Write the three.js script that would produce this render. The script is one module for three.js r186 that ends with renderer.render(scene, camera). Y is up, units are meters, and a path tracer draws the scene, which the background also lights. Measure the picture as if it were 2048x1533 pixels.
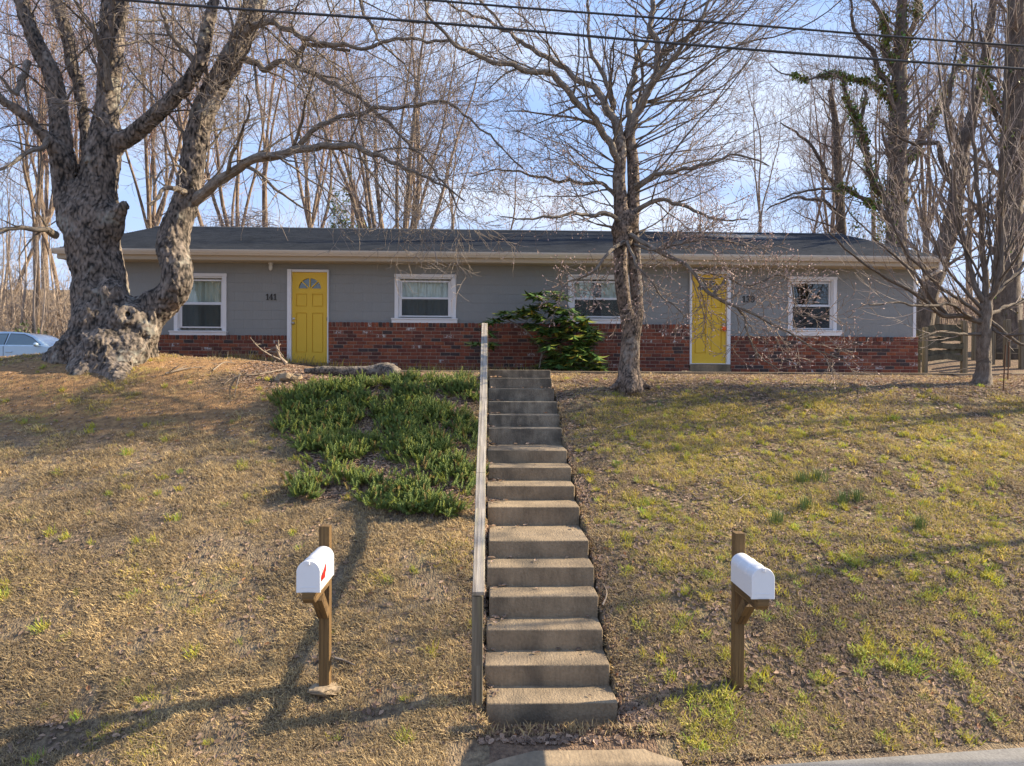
import * as THREE from 'three';
import { ImprovedNoise } from 'three/addons/math/ImprovedNoise.js';
import { mergeGeometries } from 'three/addons/utils/BufferGeometryUtils.js';
import { RoundedBoxGeometry } from 'three/addons/geometries/RoundedBoxGeometry.js';
import { TextGeometry } from 'three/addons/geometries/TextGeometry.js';
import { FontLoader } from 'three/addons/loaders/FontLoader.js';

// ---------------------------------------------------------------- camera, sky, sun, exposure
const scene = new THREE.Scene();
const camera = new THREE.PerspectiveCamera(56.73, 1024 / 766, 0.1, 900);
camera.position.set(0, -0.13, 0);
camera.rotation.order = 'YXZ';
camera.rotation.set(THREE.MathUtils.degToRad(-0.46), THREE.MathUtils.degToRad(-1.69), THREE.MathUtils.degToRad(0.28));
camera.updateMatrixWorld(true);
const renderer = new THREE.WebGLRenderer({ antialias: true });
renderer.toneMapping = THREE.LinearToneMapping;
renderer.toneMappingExposure = 2.65;
renderer.shadowMap.enabled = true;
renderer.shadowMap.type = THREE.PCFSoftShadowMap;

const SUN = new THREE.Vector3(0.815, 0.5, -0.28).normalize();
const sun = new THREE.DirectionalLight(new THREE.Color(1.0, 0.84, 0.60), 5.0);
sun.position.copy(SUN).multiplyScalar(80);
sun.target.position.set(0, 0, -12);
sun.castShadow = true;
sun.shadow.radius = 1;
Object.assign(sun.shadow.camera, { left: -40, right: 40, top: 40, bottom: -40, near: 1, far: 220 });
scene.add(sun, sun.target);

// ---------------------------------------------------------------- random numbers and noise
function rngOf(seed) { let s = seed | 0; return () => { s = (s + 0x6d2b79f5) | 0; let t = Math.imul(s ^ (s >>> 15), 1 | s); t = (t + Math.imul(t ^ (t >>> 7), 61 | t)) ^ t; return ((t ^ (t >>> 14)) >>> 0) / 4294967296; }; }
const PN = new ImprovedNoise();
const n3 = (x, y, z) => PN.noise(x, y, z);
function fbm(x, y, z, o = 4) { let a = 0, w = 0.5, f = 1; for (let i = 0; i < o; i++) { a += w * PN.noise(x * f + i * 7.3, y * f - i * 3.1, z * f + i * 1.7); f *= 2.03; w *= 0.5; } return a; }
const lerp = (a, b, t) => a + (b - a) * t, clamp = (x, a = 0, b = 1) => Math.min(b, Math.max(a, x));
const sstep = (a, b, x) => { const t = clamp((x - a) / (b - a)); return t * t * (3 - 2 * t); };
const V = (x, y, z) => new THREE.Vector3(x, y, z);
const C = (r, g, b) => new THREE.Color().setRGB(r, g, b);

// sky: pale winter blue, thin high cloud, a little brighter round the sun
{
  const SKYK = 0.455, w = 1024, h = 512, data = new Float32Array(w * h * 4);
  for (let j = 0; j < h; j++) {
    const el = ((j + 0.5) / h - 0.5) * Math.PI, y = Math.sin(el), c = Math.cos(el);
    for (let i = 0; i < w; i++) {
      const az = ((i + 0.5) / w - 0.5) * 2 * Math.PI, x = c * Math.cos(az), z = c * Math.sin(az);
      const t = clamp(Math.pow(Math.max(y, 0), 0.62) * 1.25);
      let r = lerp(0.70, 0.21, t), g = lerp(0.84, 0.43, t), b = lerp(1.06, 0.94, t);
      const q = 1 / (Math.max(y, 0) + 0.22);
      const cl = sstep(0.0, 0.55, fbm(x * q * 1.1 + 3.2, z * q * 1.9 + 1.1, 4.4, 5) + 0.16) * 0.62 * sstep(-0.02, 0.1, y);
      r = lerp(r, 0.92, cl); g = lerp(g, 0.97, cl); b = lerp(b, 1.06, cl);
      const s = x * SUN.x + y * SUN.y + z * SUN.z, glow = Math.pow(Math.max(s, 0), 7) * 0.22;
      r += glow; g += glow * 0.95; b += glow * 0.85;
      const k = (j * w + i) * 4, under = y < 0 ? 0.6 : 1;
      data[k] = r * under * SKYK; data[k + 1] = g * under * SKYK; data[k + 2] = b * under * SKYK; data[k + 3] = 1;
    }
  }
  const sky = new THREE.DataTexture(data, w, h, THREE.RGBAFormat, THREE.FloatType);
  sky.mapping = THREE.EquirectangularReflectionMapping;
  sky.magFilter = THREE.LinearFilter; sky.minFilter = THREE.LinearFilter;
  sky.needsUpdate = true;
  scene.background = sky; scene.environment = sky;
  scene.backgroundIntensity = 1.0; scene.environmentIntensity = 1.0;
}

// ---------------------------------------------------------------- naming and placing
// U: the world point at distance D (plane z = -D) behind a place measured in the photograph (2048 x 1533)
const _cam = camera.position.clone(), _F = 1533 / 2 / Math.tan(THREE.MathUtils.degToRad(56.73 / 2));
function U(px, py, D) {
  const d = V((px - 1024) / _F, (766.5 - py) / _F, -1).applyQuaternion(camera.quaternion);
  return _cam.clone().addScaledVector(d, (-D - _cam.z) / d.z);
}
const PXM = (D) => _F / D;               // photograph pixels per metre at D
const taken = new Map();
function numbered(n) { const k = taken.get(n) ?? 0; taken.set(n, k + 1); return k ? n + '_' + String(k).padStart(3, '0') : n; }
function tag(o, label, category, group, kind) { o.userData.label = label; if (category) o.userData.category = category; if (group) o.userData.group = group; if (kind) o.userData.kind = kind; return o; }
function thing(name, label, category, pos, group) {
  const o = new THREE.Group(); o.name = numbered(name); o.position.copy(pos); o.userData.at = [pos.x, pos.y, pos.z]; scene.add(o);
  o.at = pos.clone(); delete o.userData.at; return tag(o, label, category, group);
}
function sh(m) { m.castShadow = true; m.receiveShadow = true; return m; }
// geometry given in world coordinates; stored relative to the thing
function part(parent, name, geo, mat) {
  const at = parent.at ?? V(0, 0, 0);
  geo.translate(-at.x, -at.y, -at.z);
  const m = sh(new THREE.Mesh(geo, mat)); m.name = name; m.at = at; parent.add(m); return m;
}
function piece(parent, name, geo, mat, pos, rot) {       // a shared geometry at a world position
  const at = parent.at, m = sh(new THREE.Mesh(geo, mat)); m.name = name;
  m.position.set(pos.x - at.x, pos.y - at.y, pos.z - at.z); if (rot) m.rotation.copy(rot); m.at = at; parent.add(m); return m;
}
function solo(name, label, category, geo, mat, at, group, kind) {
  geo.translate(-at.x, -at.y, -at.z);
  const m = sh(new THREE.Mesh(geo, mat)); m.name = numbered(name); m.position.copy(at); scene.add(m); return tag(m, label, category, group, kind);
}
// ---------------------------------------------------------------- geometry helpers
function boxUV(g, s = 1) {
  if (g.index) g = g.toNonIndexed();
  const p = g.attributes.position, n = g.attributes.normal, uv = new Float32Array(p.count * 2);
  for (let i = 0; i < p.count; i++) {
    const ax = Math.abs(n.getX(i)), ay = Math.abs(n.getY(i)), az = Math.abs(n.getZ(i)), x = p.getX(i), y = p.getY(i), z = p.getZ(i);
    if (ay >= ax && ay >= az) { uv[2 * i] = x * s; uv[2 * i + 1] = z * s; } else if (ax >= az) { uv[2 * i] = z * s; uv[2 * i + 1] = y * s; } else { uv[2 * i] = x * s; uv[2 * i + 1] = y * s; }
  }
  g.setAttribute('uv', new THREE.BufferAttribute(uv, 2)); return g;
}
function bx(x0, x1, y0, y1, z0, z1, r = 0) {             // a box by its extents, edges rounded by r
  const w = x1 - x0, h = y1 - y0, d = z1 - z0;
  const g = r ? new RoundedBoxGeometry(w, h, d, 1, Math.min(r, w / 2.1, h / 2.1, d / 2.1)) : new THREE.BoxGeometry(w, h, d);
  g.translate((x0 + x1) / 2, (y0 + y1) / 2, (z0 + z1) / 2); return boxUV(g);
}
const join = (list) => mergeGeometries(list.map((g) => { const k = g.index ? g.toNonIndexed() : g; for (const n of Object.keys(k.attributes)) if (!['position', 'normal', 'uv', 'color'].includes(n)) k.deleteAttribute(n); return k; }));
function bar(a, b, w, t, r = 0) {                         // a square bar from a to b, width w (sideways), thickness t
  const L = a.distanceTo(b), g = boxUV(r ? new RoundedBoxGeometry(w, t, L, 1, r) : new THREE.BoxGeometry(w, t, L));
  const m = new THREE.Matrix4().lookAt(b, a, V(0, 1, 0)); g.applyMatrix4(m); const c = a.clone().add(b).multiplyScalar(0.5); g.translate(c.x, c.y, c.z); return g;
}
function jitter(g, amp, f = 6, seed = 0) {
  const p = g.attributes.position;
  for (let i = 0; i < p.count; i++) { const x = p.getX(i), y = p.getY(i), z = p.getZ(i); p.setXYZ(i, x + amp * n3(x * f + seed, y * f, z * f), y + amp * n3(x * f, y * f + 9 + seed, z * f), z + amp * n3(x * f, y * f, z * f + 5 + seed)); }
  return g;
}
// growing arrays for big meshes
class Buf { constructor(n = 4096) { this.a = new Float32Array(n); this.n = 0; } need(k) { if (this.n + k > this.a.length) { const b = new Float32Array(Math.max(this.a.length * 2, this.n + k)); b.set(this.a); this.a = b; } } push3(x, y, z) { this.need(3); this.a[this.n++] = x; this.a[this.n++] = y; this.a[this.n++] = z; } push2(x, y) { this.need(2); this.a[this.n++] = x; this.a[this.n++] = y; } out() { return this.a.slice(0, this.n); } }
class TubeSet {
  constructor() { this.p = new Buf(); this.nn = new Buf(); this.u = new Buf(); this.i = []; this.tris = 0; }
  add(pts, rad, sides, rough = 0) {
    const n = pts.length; if (n < 2) return;
    const base = this.p.n / 3, t = V(0, 0, 0), nx = V(0, 0, 0), bz = V(0, 0, 0), prev = V(0, 0, 0); let len = 0;
    for (let k = 0; k < n; k++) {
      if (k === 0) t.subVectors(pts[1], pts[0]); else if (k === n - 1) t.subVectors(pts[k], pts[k - 1]); else t.subVectors(pts[k + 1], pts[k - 1]);
      if (t.lengthSq() < 1e-12) t.set(0, 1, 0); t.normalize();
      if (k === 0) { nx.set(Math.abs(t.y) > 0.9 ? 1 : 0, Math.abs(t.y) > 0.9 ? 0 : 1, 0); } else { nx.copy(prev); len += pts[k].distanceTo(pts[k - 1]); }
      nx.addScaledVector(t, -nx.dot(t)).normalize(); prev.copy(nx); bz.crossVectors(t, nx);
      const r = rad[k], ring = rough || sides > 5 ? sides + 1 : sides;
      for (let s = 0; s < ring; s++) {
        const a = (s % sides) / sides * Math.PI * 2, c = Math.cos(a), d = Math.sin(a);
        const ox = nx.x * c + bz.x * d, oy = nx.y * c + bz.y * d, oz = nx.z * c + bz.z * d;
        let rr = r; const P = pts[k];
        if (rough) { const f = 2.2 / Math.max(r, 0.04); rr *= 1 + rough * (n3((P.x + ox * r) * f * 0.55, (P.y + oy * r) * f * 0.4, (P.z + oz * r) * f * 0.55) + 0.5 * n3((P.x + ox * r) * 9, (P.y + oy * r) * 5, (P.z + oz * r) * 9)); }
        this.p.push3(P.x + ox * rr, P.y + oy * rr, P.z + oz * rr); this.nn.push3(ox, oy, oz); this.u.push2(s / sides * Math.max(1, Math.round(r * 6.283 * 2)) * 0.5, len);
      }
      if (k) { const A = base + (k - 1) * ring, B = base + k * ring; for (let s = 0; s < sides; s++) { const s2 = ring === sides ? (s + 1) % sides : s + 1; this.i.push(A + s, B + s2, B + s, A + s, A + s2, B + s2); } this.tris += sides * 2; }
    }
  }
  geo(smooth = false) {
    const g = new THREE.BufferGeometry();
    g.setAttribute('position', new THREE.BufferAttribute(this.p.out(), 3)); g.setAttribute('normal', new THREE.BufferAttribute(this.nn.out(), 3)); g.setAttribute('uv', new THREE.BufferAttribute(this.u.out(), 2));
    g.setIndex(new THREE.BufferAttribute(new Uint32Array(this.i), 1)); if (smooth) g.computeVertexNormals(); return g;
  }
}
function path(pts, step = 0.12) {        // [[Vector3, radius], ...] -> evenly spaced points and radii on a smooth curve
  if (pts.length < 2) return { p: pts.map((q) => q[0]), r: pts.map((q) => q[1]) };
  const c = new THREE.CatmullRomCurve3(pts.map((q) => q[0]), false, 'centripetal'); let L = 0; const cum = [0];
  for (let i = 1; i < pts.length; i++) { L += pts[i][0].distanceTo(pts[i - 1][0]); cum.push(L); }
  const n = Math.max(3, Math.ceil(L / step)), p = [], r = [];
  for (let k = 0; k <= n; k++) { const t = k / n * (pts.length - 1), i = Math.min(pts.length - 2, Math.floor(t)); p.push(c.getPoint(k / n)); r.push(lerp(pts[i][1], pts[i + 1][1], t - i)); }
  return { p, r };
}
// naive surface nets over a sum of tapered capsules (gnarled trunks, rocks)
function blobMesh(caps, h, k, bend, mod) {
  const lo = V(1e9, 1e9, 1e9), hi = V(-1e9, -1e9, -1e9);
  for (const [a, b, ra, rb] of caps) for (const [q, r] of [[a, ra], [b, rb]]) { lo.min(V(q.x - r - 0.2, q.y - r - 0.2, q.z - r - 0.2)); hi.max(V(q.x + r + 0.2, q.y + r + 0.2, q.z + r + 0.2)); }
  const nx = Math.ceil((hi.x - lo.x) / h) + 1, ny = Math.ceil((hi.y - lo.y) / h) + 1, nz = Math.ceil((hi.z - lo.z) / h) + 1, f = new Float32Array(nx * ny * nz).fill(9);
  // capsules of one limb join plainly, limbs join smoothly
  const groups = new Map(); for (const c of caps) { const q = c[4] ?? c; if (!groups.has(q)) groups.set(q, []); groups.get(q).push(c); }
  const own = new Float32Array(nx * ny * nz);
  for (const list of groups.values()) {
    const bb = [nx, ny, nz, 0, 0, 0], boxes = list.map(([a, b, ra, rb]) => { const m = Math.max(ra, rb) + k + 0.06, f3 = (l, h2, o, n) => [Math.max(0, Math.floor((l - m - o) / h)), Math.min(n - 1, Math.ceil((h2 + m - o) / h))]; const X = f3(Math.min(a.x, b.x), Math.max(a.x, b.x), lo.x, nx), Y = f3(Math.min(a.y, b.y), Math.max(a.y, b.y), lo.y, ny), Z = f3(Math.min(a.z, b.z), Math.max(a.z, b.z), lo.z, nz); bb[0] = Math.min(bb[0], X[0]); bb[3] = Math.max(bb[3], X[1]); bb[1] = Math.min(bb[1], Y[0]); bb[4] = Math.max(bb[4], Y[1]); bb[2] = Math.min(bb[2], Z[0]); bb[5] = Math.max(bb[5], Z[1]); return [X, Y, Z]; });
    for (let z = bb[2]; z <= bb[5]; z++) for (let y = bb[1]; y <= bb[4]; y++) { const o = (z * ny + y) * nx; own.fill(9, o + bb[0], o + bb[3] + 1); }
    list.forEach(([a, b, ra, rb], li) => {
      const [X, Y, Z] = boxes[li], dx = b.x - a.x, dy = b.y - a.y, dz = b.z - a.z, dd = dx * dx + dy * dy + dz * dz || 1e-9;
      for (let z = Z[0]; z <= Z[1]; z++) for (let y = Y[0]; y <= Y[1]; y++) for (let x = X[0]; x <= X[1]; x++) {
        const px = lo.x + x * h - a.x, py = lo.y + y * h - a.y, pz = lo.z + z * h - a.z, t = clamp((px * dx + py * dy + pz * dz) / dd), qx = px - dx * t, qy = py - dy * t, qz = pz - dz * t, d = Math.sqrt(qx * qx + qy * qy + qz * qz) - lerp(ra, rb, t), i = (z * ny + y) * nx + x;
        if (d < own[i]) own[i] = d;
      }
    });
    for (let z = bb[2]; z <= bb[5]; z++) for (let y = bb[1]; y <= bb[4]; y++) for (let x = bb[0]; x <= bb[3]; x++) { const i = (z * ny + y) * nx + x, d = own[i], o = f[i]; if (d > 8) continue; const e = Math.max(k - Math.abs(o - d), 0) / k; f[i] = Math.min(o, d) - e * e * k * 0.25; }
  }
  for (let z = 0, i = 0; z < nz; z++) for (let y = 0; y < ny; y++) for (let x = 0; x < nx; x++, i++) if (f[i] < 0.26 && f[i] > -0.26) { const X = lo.x + x * h, Y = lo.y + y * h, Z = lo.z + z * h; f[i] -= bend(X, Y, Z); if (mod) f[i] = mod(f[i], X, Y, Z); }
  const id = new Int32Array(nx * ny * nz).fill(-1), P = new Buf(1 << 16), I = [];
  const at = (x, y, z) => (z * ny + y) * nx + x;
  for (let z = 0; z < nz - 1; z++) for (let y = 0; y < ny - 1; y++) for (let x = 0; x < nx - 1; x++) {
    const o = at(x, y, z), c = [f[o], f[o + 1], f[o + nx], f[o + nx + 1], f[o + nx * ny], f[o + nx * ny + 1], f[o + nx * ny + nx], f[o + nx * ny + nx + 1]];
    let s = 0; for (let q = 0; q < 8; q++) if (c[q] < 0) s |= 1 << q; if (s === 0 || s === 255) continue;
    let sx = 0, sy = 0, sz = 0, n = 0;
    for (let q = 0; q < 8; q++) for (let b = 1; b < 8; b <<= 1) { const w = q | b; if (w === q || (c[q] < 0) === (c[w] < 0)) continue; const t = c[q] / (c[q] - c[w]); sx += (q & 1) + (b === 1 ? t : 0); sy += ((q >> 1) & 1) + (b === 2 ? t : 0); sz += ((q >> 2) & 1) + (b === 4 ? t : 0); n++; }
    id[o] = P.n / 3; P.push3(lo.x + (x + sx / n) * h, lo.y + (y + sy / n) * h, lo.z + (z + sz / n) * h);
  }
  const quad = (a, b, c, d, flip) => { if (a < 0 || b < 0 || c < 0 || d < 0) return; if (flip) I.push(a, c, b, a, d, c); else I.push(a, b, c, a, c, d); };
  for (let z = 1; z < nz - 1; z++) for (let y = 1; y < ny - 1; y++) for (let x = 1; x < nx - 1; x++) {
    const o = at(x, y, z), s = f[o] < 0;
    if (s !== (f[o + 1] < 0)) quad(id[at(x, y - 1, z - 1)], id[at(x, y, z - 1)], id[o], id[at(x, y - 1, z)], !s);
    if (s !== (f[o + nx] < 0)) quad(id[at(x - 1, y, z - 1)], id[at(x - 1, y, z)], id[o], id[at(x, y, z - 1)], !s);
    if (s !== (f[o + nx * ny] < 0)) quad(id[at(x - 1, y - 1, z)], id[at(x, y - 1, z)], id[o], id[at(x - 1, y, z)], !s);
  }
  const g = new THREE.BufferGeometry(); g.setAttribute('position', new THREE.BufferAttribute(P.out(), 3)); g.setIndex(new THREE.BufferAttribute(new Uint32Array(I), 1)); g.computeVertexNormals(); return g;
}
function kink(q, amp, f = 2.3, seed = 0) { const n = q.p.length - 1; q.p.forEach((p, k) => { const t = Math.min(1, k / n * 5), x = p.x * f + seed, y = p.y * f, z = p.z * f; const a = amp * t; p.x += a * (n3(x, y, z) + 0.45 * n3(x * 2.7, y * 2.7, z * 2.7 + 4)); p.y += a * (n3(x + 31, y, z) + 0.45 * n3(x * 2.7, y * 2.7 + 9, z * 2.7)); p.z += a * n3(x, y + 17, z); }); return q; }
function paint(g, fn) { const p = g.attributes.position, c = new Float32Array(p.count * 3); for (let i = 0; i < p.count; i++) { const q = fn(p.getX(i), p.getY(i), p.getZ(i)); c[3 * i] = q[0]; c[3 * i + 1] = q[1]; c[3 * i + 2] = q[2]; } g.setAttribute('color', new THREE.BufferAttribute(c, 3)); return g; }

// ---------------------------------------------------------------- textures and materials
function tex(w, h, fn, srgb = true) {    // fn(u, v) -> linear rgb; tiles of 0..1
  const d = new Uint8Array(w * h * 4), e = (x) => { x = clamp(x); return Math.round(255 * (srgb ? (x <= 0.0031308 ? 12.92 * x : 1.055 * Math.pow(x, 1 / 2.4) - 0.055) : x)); };
  for (let j = 0; j < h; j++) for (let i = 0; i < w; i++) { const q = fn((i + 0.5) / w, (j + 0.5) / h), k = (j * w + i) * 4; d[k] = e(q[0]); d[k + 1] = e(q[1]); d[k + 2] = e(q[2]); d[k + 3] = 255; }
  const t = new THREE.DataTexture(d, w, h, THREE.RGBAFormat); t.wrapS = t.wrapT = THREE.RepeatWrapping; t.magFilter = THREE.LinearFilter; t.minFilter = THREE.LinearMipmapLinearFilter; t.generateMipmaps = true; if (srgb) t.colorSpace = THREE.SRGBColorSpace; t.needsUpdate = true; return t;
}
const grey = (w, h, fn) => tex(w, h, (u, v) => { const x = fn(u, v); return [x, x, x]; }, false);
// noise that tiles: walk on two circles
const tile2 = (u, v, f, s = 0, o = 4) => { const a = u * 6.2832, b = v * 6.2832, r = f / 6.2832; let q = 0, w = 0.5, k = 1; for (let i = 0; i < o; i++) { const R = r * k; q += w * (n3(Math.cos(a) * R + s, Math.sin(a) * R + s * 1.3, Math.cos(b) * R + s) + n3(Math.sin(b) * R + s * 2.1, Math.cos(a) * R + 5 + s, Math.sin(a) * R + s)) * 0.75; k *= 2; w *= 0.5; } return q; };
const rep = (t, x, y) => { const c = t.clone(); c.repeat.set(x, y); c.needsUpdate = true; return c; };
const std = (o) => new THREE.MeshStandardMaterial({ roughness: 0.9, ...o });
const mix3 = (a, b, t) => [lerp(a[0], b[0], t), lerp(a[1], b[1], t), lerp(a[2], b[2], t)];
const T = {};
T.bark = tex(512, 512, (u, v) => { const f = tile2(u, v, 9, 1.7, 5), r = tile2(u * 1, v, 34, 4.2, 3), l = sstep(0.12, 0.34, tile2(u, v, 5, 8.8, 4)); let c = mix3([0.105, 0.082, 0.062], [0.30, 0.255, 0.21], clamp(0.5 + f * 1.1 + r * 0.7)); return mix3(c, [0.36, 0.36, 0.31], l * 0.55 * clamp(0.6 + r)); });
T.barkb = grey(512, 512, (u, v) => clamp(0.5 + tile2(u, v, 14, 2.7, 5) * 1.1));
T.concrete = tex(1024, 1024, (u, v) => { const f = tile2(u, v, 7, 3.3, 6), g = tile2(u, v, 90, 1.1, 2), s = sstep(0.05, 0.4, tile2(u, v, 4, 6.1, 5)); let c = mix3([0.135, 0.10, 0.064], [0.33, 0.25, 0.16], clamp(0.52 + f * 0.9 + g * 0.45)); return mix3(c, [0.075, 0.062, 0.046], s * 0.65); });
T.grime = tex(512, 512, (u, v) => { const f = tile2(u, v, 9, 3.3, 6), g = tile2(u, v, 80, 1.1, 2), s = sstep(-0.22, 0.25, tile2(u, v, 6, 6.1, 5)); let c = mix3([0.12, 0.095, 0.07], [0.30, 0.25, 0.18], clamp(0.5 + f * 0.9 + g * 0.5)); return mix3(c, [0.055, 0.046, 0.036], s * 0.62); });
T.concb = grey(512, 512, (u, v) => clamp(0.5 + tile2(u, v, 60, 2.2, 3) * 0.8 + tile2(u, v, 8, 5.2, 4) * 0.5));
T.wood = tex(256, 1024, (u, v) => { const w = n3(u * 9 + 0.6 * n3(u * 3, v * 3, 7), v * 1.6, 2.2), g = n3(u * 46, v * 4, 5.1), k = n3(u * 120, v * 9, 1.1); const t = clamp(0.5 + w * 0.55 + g * 0.45 + k * 0.2); return mix3([0.085, 0.04, 0.013], [0.36, 0.20, 0.075], t); });
T.oldwood = tex(256, 1024, (u, v) => { const w = n3(u * 7 + 0.5 * n3(u * 3, v * 2, 9), v * 1.2, 4.2), g = n3(u * 52, v * 3, 2.1), k = n3(u * 130, v * 6, 8.1), y = sstep(0.05, 0.4, n3(u * 3, v * 2.2, 6.6)); let c = mix3([0.13, 0.105, 0.085], [0.50, 0.45, 0.38], clamp(0.5 + w * 0.5 + g * 0.55 + k * 0.3)); return mix3(c, [0.34, 0.31, 0.17], y * 0.35); });
T.woodb = grey(256, 512, (u, v) => clamp(0.5 + n3(u * 50, v * 3, 2.1) * 0.6 + n3(u * 14, v * 2, 3.3) * 0.3));
T.shingle = tex(1024, 1024, (u, v) => { const row = Math.floor(v * 28), off = (row * 0.37) % 1, tabi = Math.floor((u * 26 + off)), h = (Math.sin(tabi * 12.9898 + row * 78.233) * 43758.5453) % 1, t = 0.5 + 0.5 * Math.abs(h), g = tile2(u, v, 150, 2.2, 2), f = tile2(u, v, 5, 4.4, 4); const c = mix3([0.022, 0.028, 0.037], [0.075, 0.083, 0.098], clamp(t * 0.55 + g * 0.4 + f * 0.35)); return c; });
T.paint = tex(512, 512, (u, v) => { const f = tile2(u, v, 6, 7.7, 5), s = tile2(u, v, 40, 3.1, 2); const k = 1 + f * 0.10 + s * 0.05; return [0.262 * k, 0.272 * k, 0.268 * k]; });
T.paintb = grey(512, 512, (u, v) => clamp(0.5 + tile2(u, v, 70, 2.4, 3) * 0.9));
T.brick = tex(512, 512, (u, v) => { const f = tile2(u, v, 10, 5.5, 5), w = sstep(0.22, 0.36, tile2(u, v, 9, 9.4, 4)); const k = 1 + f * 0.8; return mix3([0.9 * k, 0.9 * k, 0.9 * k], [1.6, 3.0, 4.0], 0 * w); });
T.brickw = tex(512, 512, (u, v) => { const f = tile2(u, v, 10, 5.5, 5), w = sstep(0.02, 0.14, tile2(u, v, 12, 9.4, 4)); const k = 1 + f * 0.8; return mix3([0.20 * k, 0.075 * k, 0.05 * k], [0.46, 0.43, 0.41], w); });
T.asphalt = tex(1024, 1024, (u, v) => { const g = tile2(u, v, 160, 1.3, 2), f = tile2(u, v, 6, 2.8, 5); const k = clamp(0.5 + g * 0.7 + f * 0.5); return mix3([0.10, 0.095, 0.09], [0.26, 0.25, 0.235], k); });
const M = {
  bark: std({ map: rep(T.bark, 1.4, 0.9), bumpMap: rep(T.barkb, 2, 0.8), bumpScale: 0.02, roughness: 0.95 }),
  barkDark: std({ map: rep(T.bark, 1, 0.6), color: C(0.55, 0.5, 0.47), bumpMap: rep(T.barkb, 1.6, 0.5), bumpScale: 0.015 }),
  barkYoung: std({ map: rep(T.bark, 3, 1.2), color: C(0.8, 0.75, 0.72), bumpMap: rep(T.barkb, 5, 1), bumpScale: 0.014 }),
  barkPale: std({ map: rep(T.bark, 2, 1), color: C(1.35, 1.3, 1.25), bumpMap: rep(T.barkb, 3, 1), bumpScale: 0.008 }),
  barkWood: std({ map: rep(T.bark, 1, 0.6), color: C(0.9, 0.78, 0.69), bumpMap: rep(T.barkb, 1.6, 0.5), bumpScale: 0.012 }),
  barkV: std({ vertexColors: true, bumpMap: rep(T.barkb, 1.1, 1.1), bumpScale: 0.02, roughness: 0.95 }),
  twig: std({ color: C(0.20, 0.152, 0.122), roughness: 0.85 }),
  twigGrey: std({ color: C(0.25, 0.205, 0.17), roughness: 0.85 }),
  twigRed: std({ color: C(0.23, 0.125, 0.095), roughness: 0.8 }),
  twigYoung: std({ color: C(0.28, 0.215, 0.18), roughness: 0.7 }),
  twigPale: std({ color: C(0.33, 0.26, 0.205), roughness: 0.8 }),
  twigWood: std({ color: C(0.235, 0.17, 0.138), roughness: 0.85 }),
  bud: std({ color: C(0.50, 0.34, 0.29), roughness: 0.6 }),
  concrete: std({ map: rep(T.concrete, 0.45, 0.45), bumpMap: rep(T.concb, 1, 1), bumpScale: 0.006, roughness: 0.95 }),
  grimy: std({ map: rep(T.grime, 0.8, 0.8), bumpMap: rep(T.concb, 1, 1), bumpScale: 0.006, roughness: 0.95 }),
  walk: std({ map: rep(T.concrete, 0.3, 0.3), color: C(1.15, 1.15, 1.15), bumpMap: rep(T.concb, 0.8, 0.8), bumpScale: 0.004, roughness: 0.95 }),
  wood: std({ map: rep(T.wood, 7, 1.1), color: C(0.62, 0.66, 0.6), bumpMap: rep(T.woodb, 7, 1.1), bumpScale: 0.003, roughness: 0.75 }),
  oldwood: std({ map: rep(T.oldwood, 7, 0.8), bumpMap: rep(T.woodb, 7, 0.8), bumpScale: 0.004, roughness: 0.9 }),
  mossyWood: std({ map: rep(T.oldwood, 1.2, 3), color: C(0.24, 0.25, 0.21), bumpMap: rep(T.woodb, 1.2, 3), bumpScale: 0.004 }),
  postWood: std({ map: rep(T.oldwood, 5, 0.8), color: C(0.46, 0.43, 0.36) }),
  shingle: new THREE.MeshPhysicalMaterial({ map: rep(T.shingle, 0.25, 0.25), roughness: 1, specularIntensity: 0.15 }),
  paint: std({ map: rep(T.paint, 0.5, 0.5), bumpMap: rep(T.paintb, 1.5, 1.5), bumpScale: 0.004, roughness: 0.7 }),
  trim: std({ color: C(0.74, 0.745, 0.76), roughness: 0.45 }),
  gutter: std({ color: C(0.60, 0.54, 0.455), roughness: 0.4 }),
  soffit: std({ color: C(0.47, 0.40, 0.30), roughness: 0.7 }),
  yellow: std({ color: C(0.73, 0.475, 0.03), roughness: 0.5 }),
  mortar: std({ color: C(0.33, 0.245, 0.19), roughness: 1 }),
  glass: new THREE.MeshPhysicalMaterial({ color: C(0.92, 0.97, 0.96), transmission: 1, thickness: 0, roughness: 0.01, ior: 1.62, specularIntensity: 1 }),
  screen: std({ color: C(0.035, 0.04, 0.042), transparent: true, opacity: 0.42, roughness: 0.8 }),
  curtain: std({ color: C(0.55, 0.56, 0.52), roughness: 0.95, side: THREE.DoubleSide }),
  darkroom: std({ color: C(0.20, 0.19, 0.17), roughness: 1, side: THREE.DoubleSide }),
  black: std({ color: C(0.018, 0.016, 0.015), roughness: 0.5 }),
  steel: std({ color: C(0.55, 0.53, 0.5), metalness: 1, roughness: 0.3 }),
  white: std({ color: C(0.70, 0.71, 0.73), roughness: 0.35 }),
  red: std({ color: C(0.55, 0.015, 0.012), roughness: 0.4 }),
  orange: std({ color: C(0.75, 0.11, 0.01), roughness: 0.45 }),
  asphalt: std({ map: rep(T.asphalt, 0.5, 0.5), roughness: 0.95 }),
  wire: std({ color: C(0.022, 0.024, 0.03), roughness: 0.45 }),
  rust: std({ color: C(0.11, 0.05, 0.025), roughness: 0.9 }),
};
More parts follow.
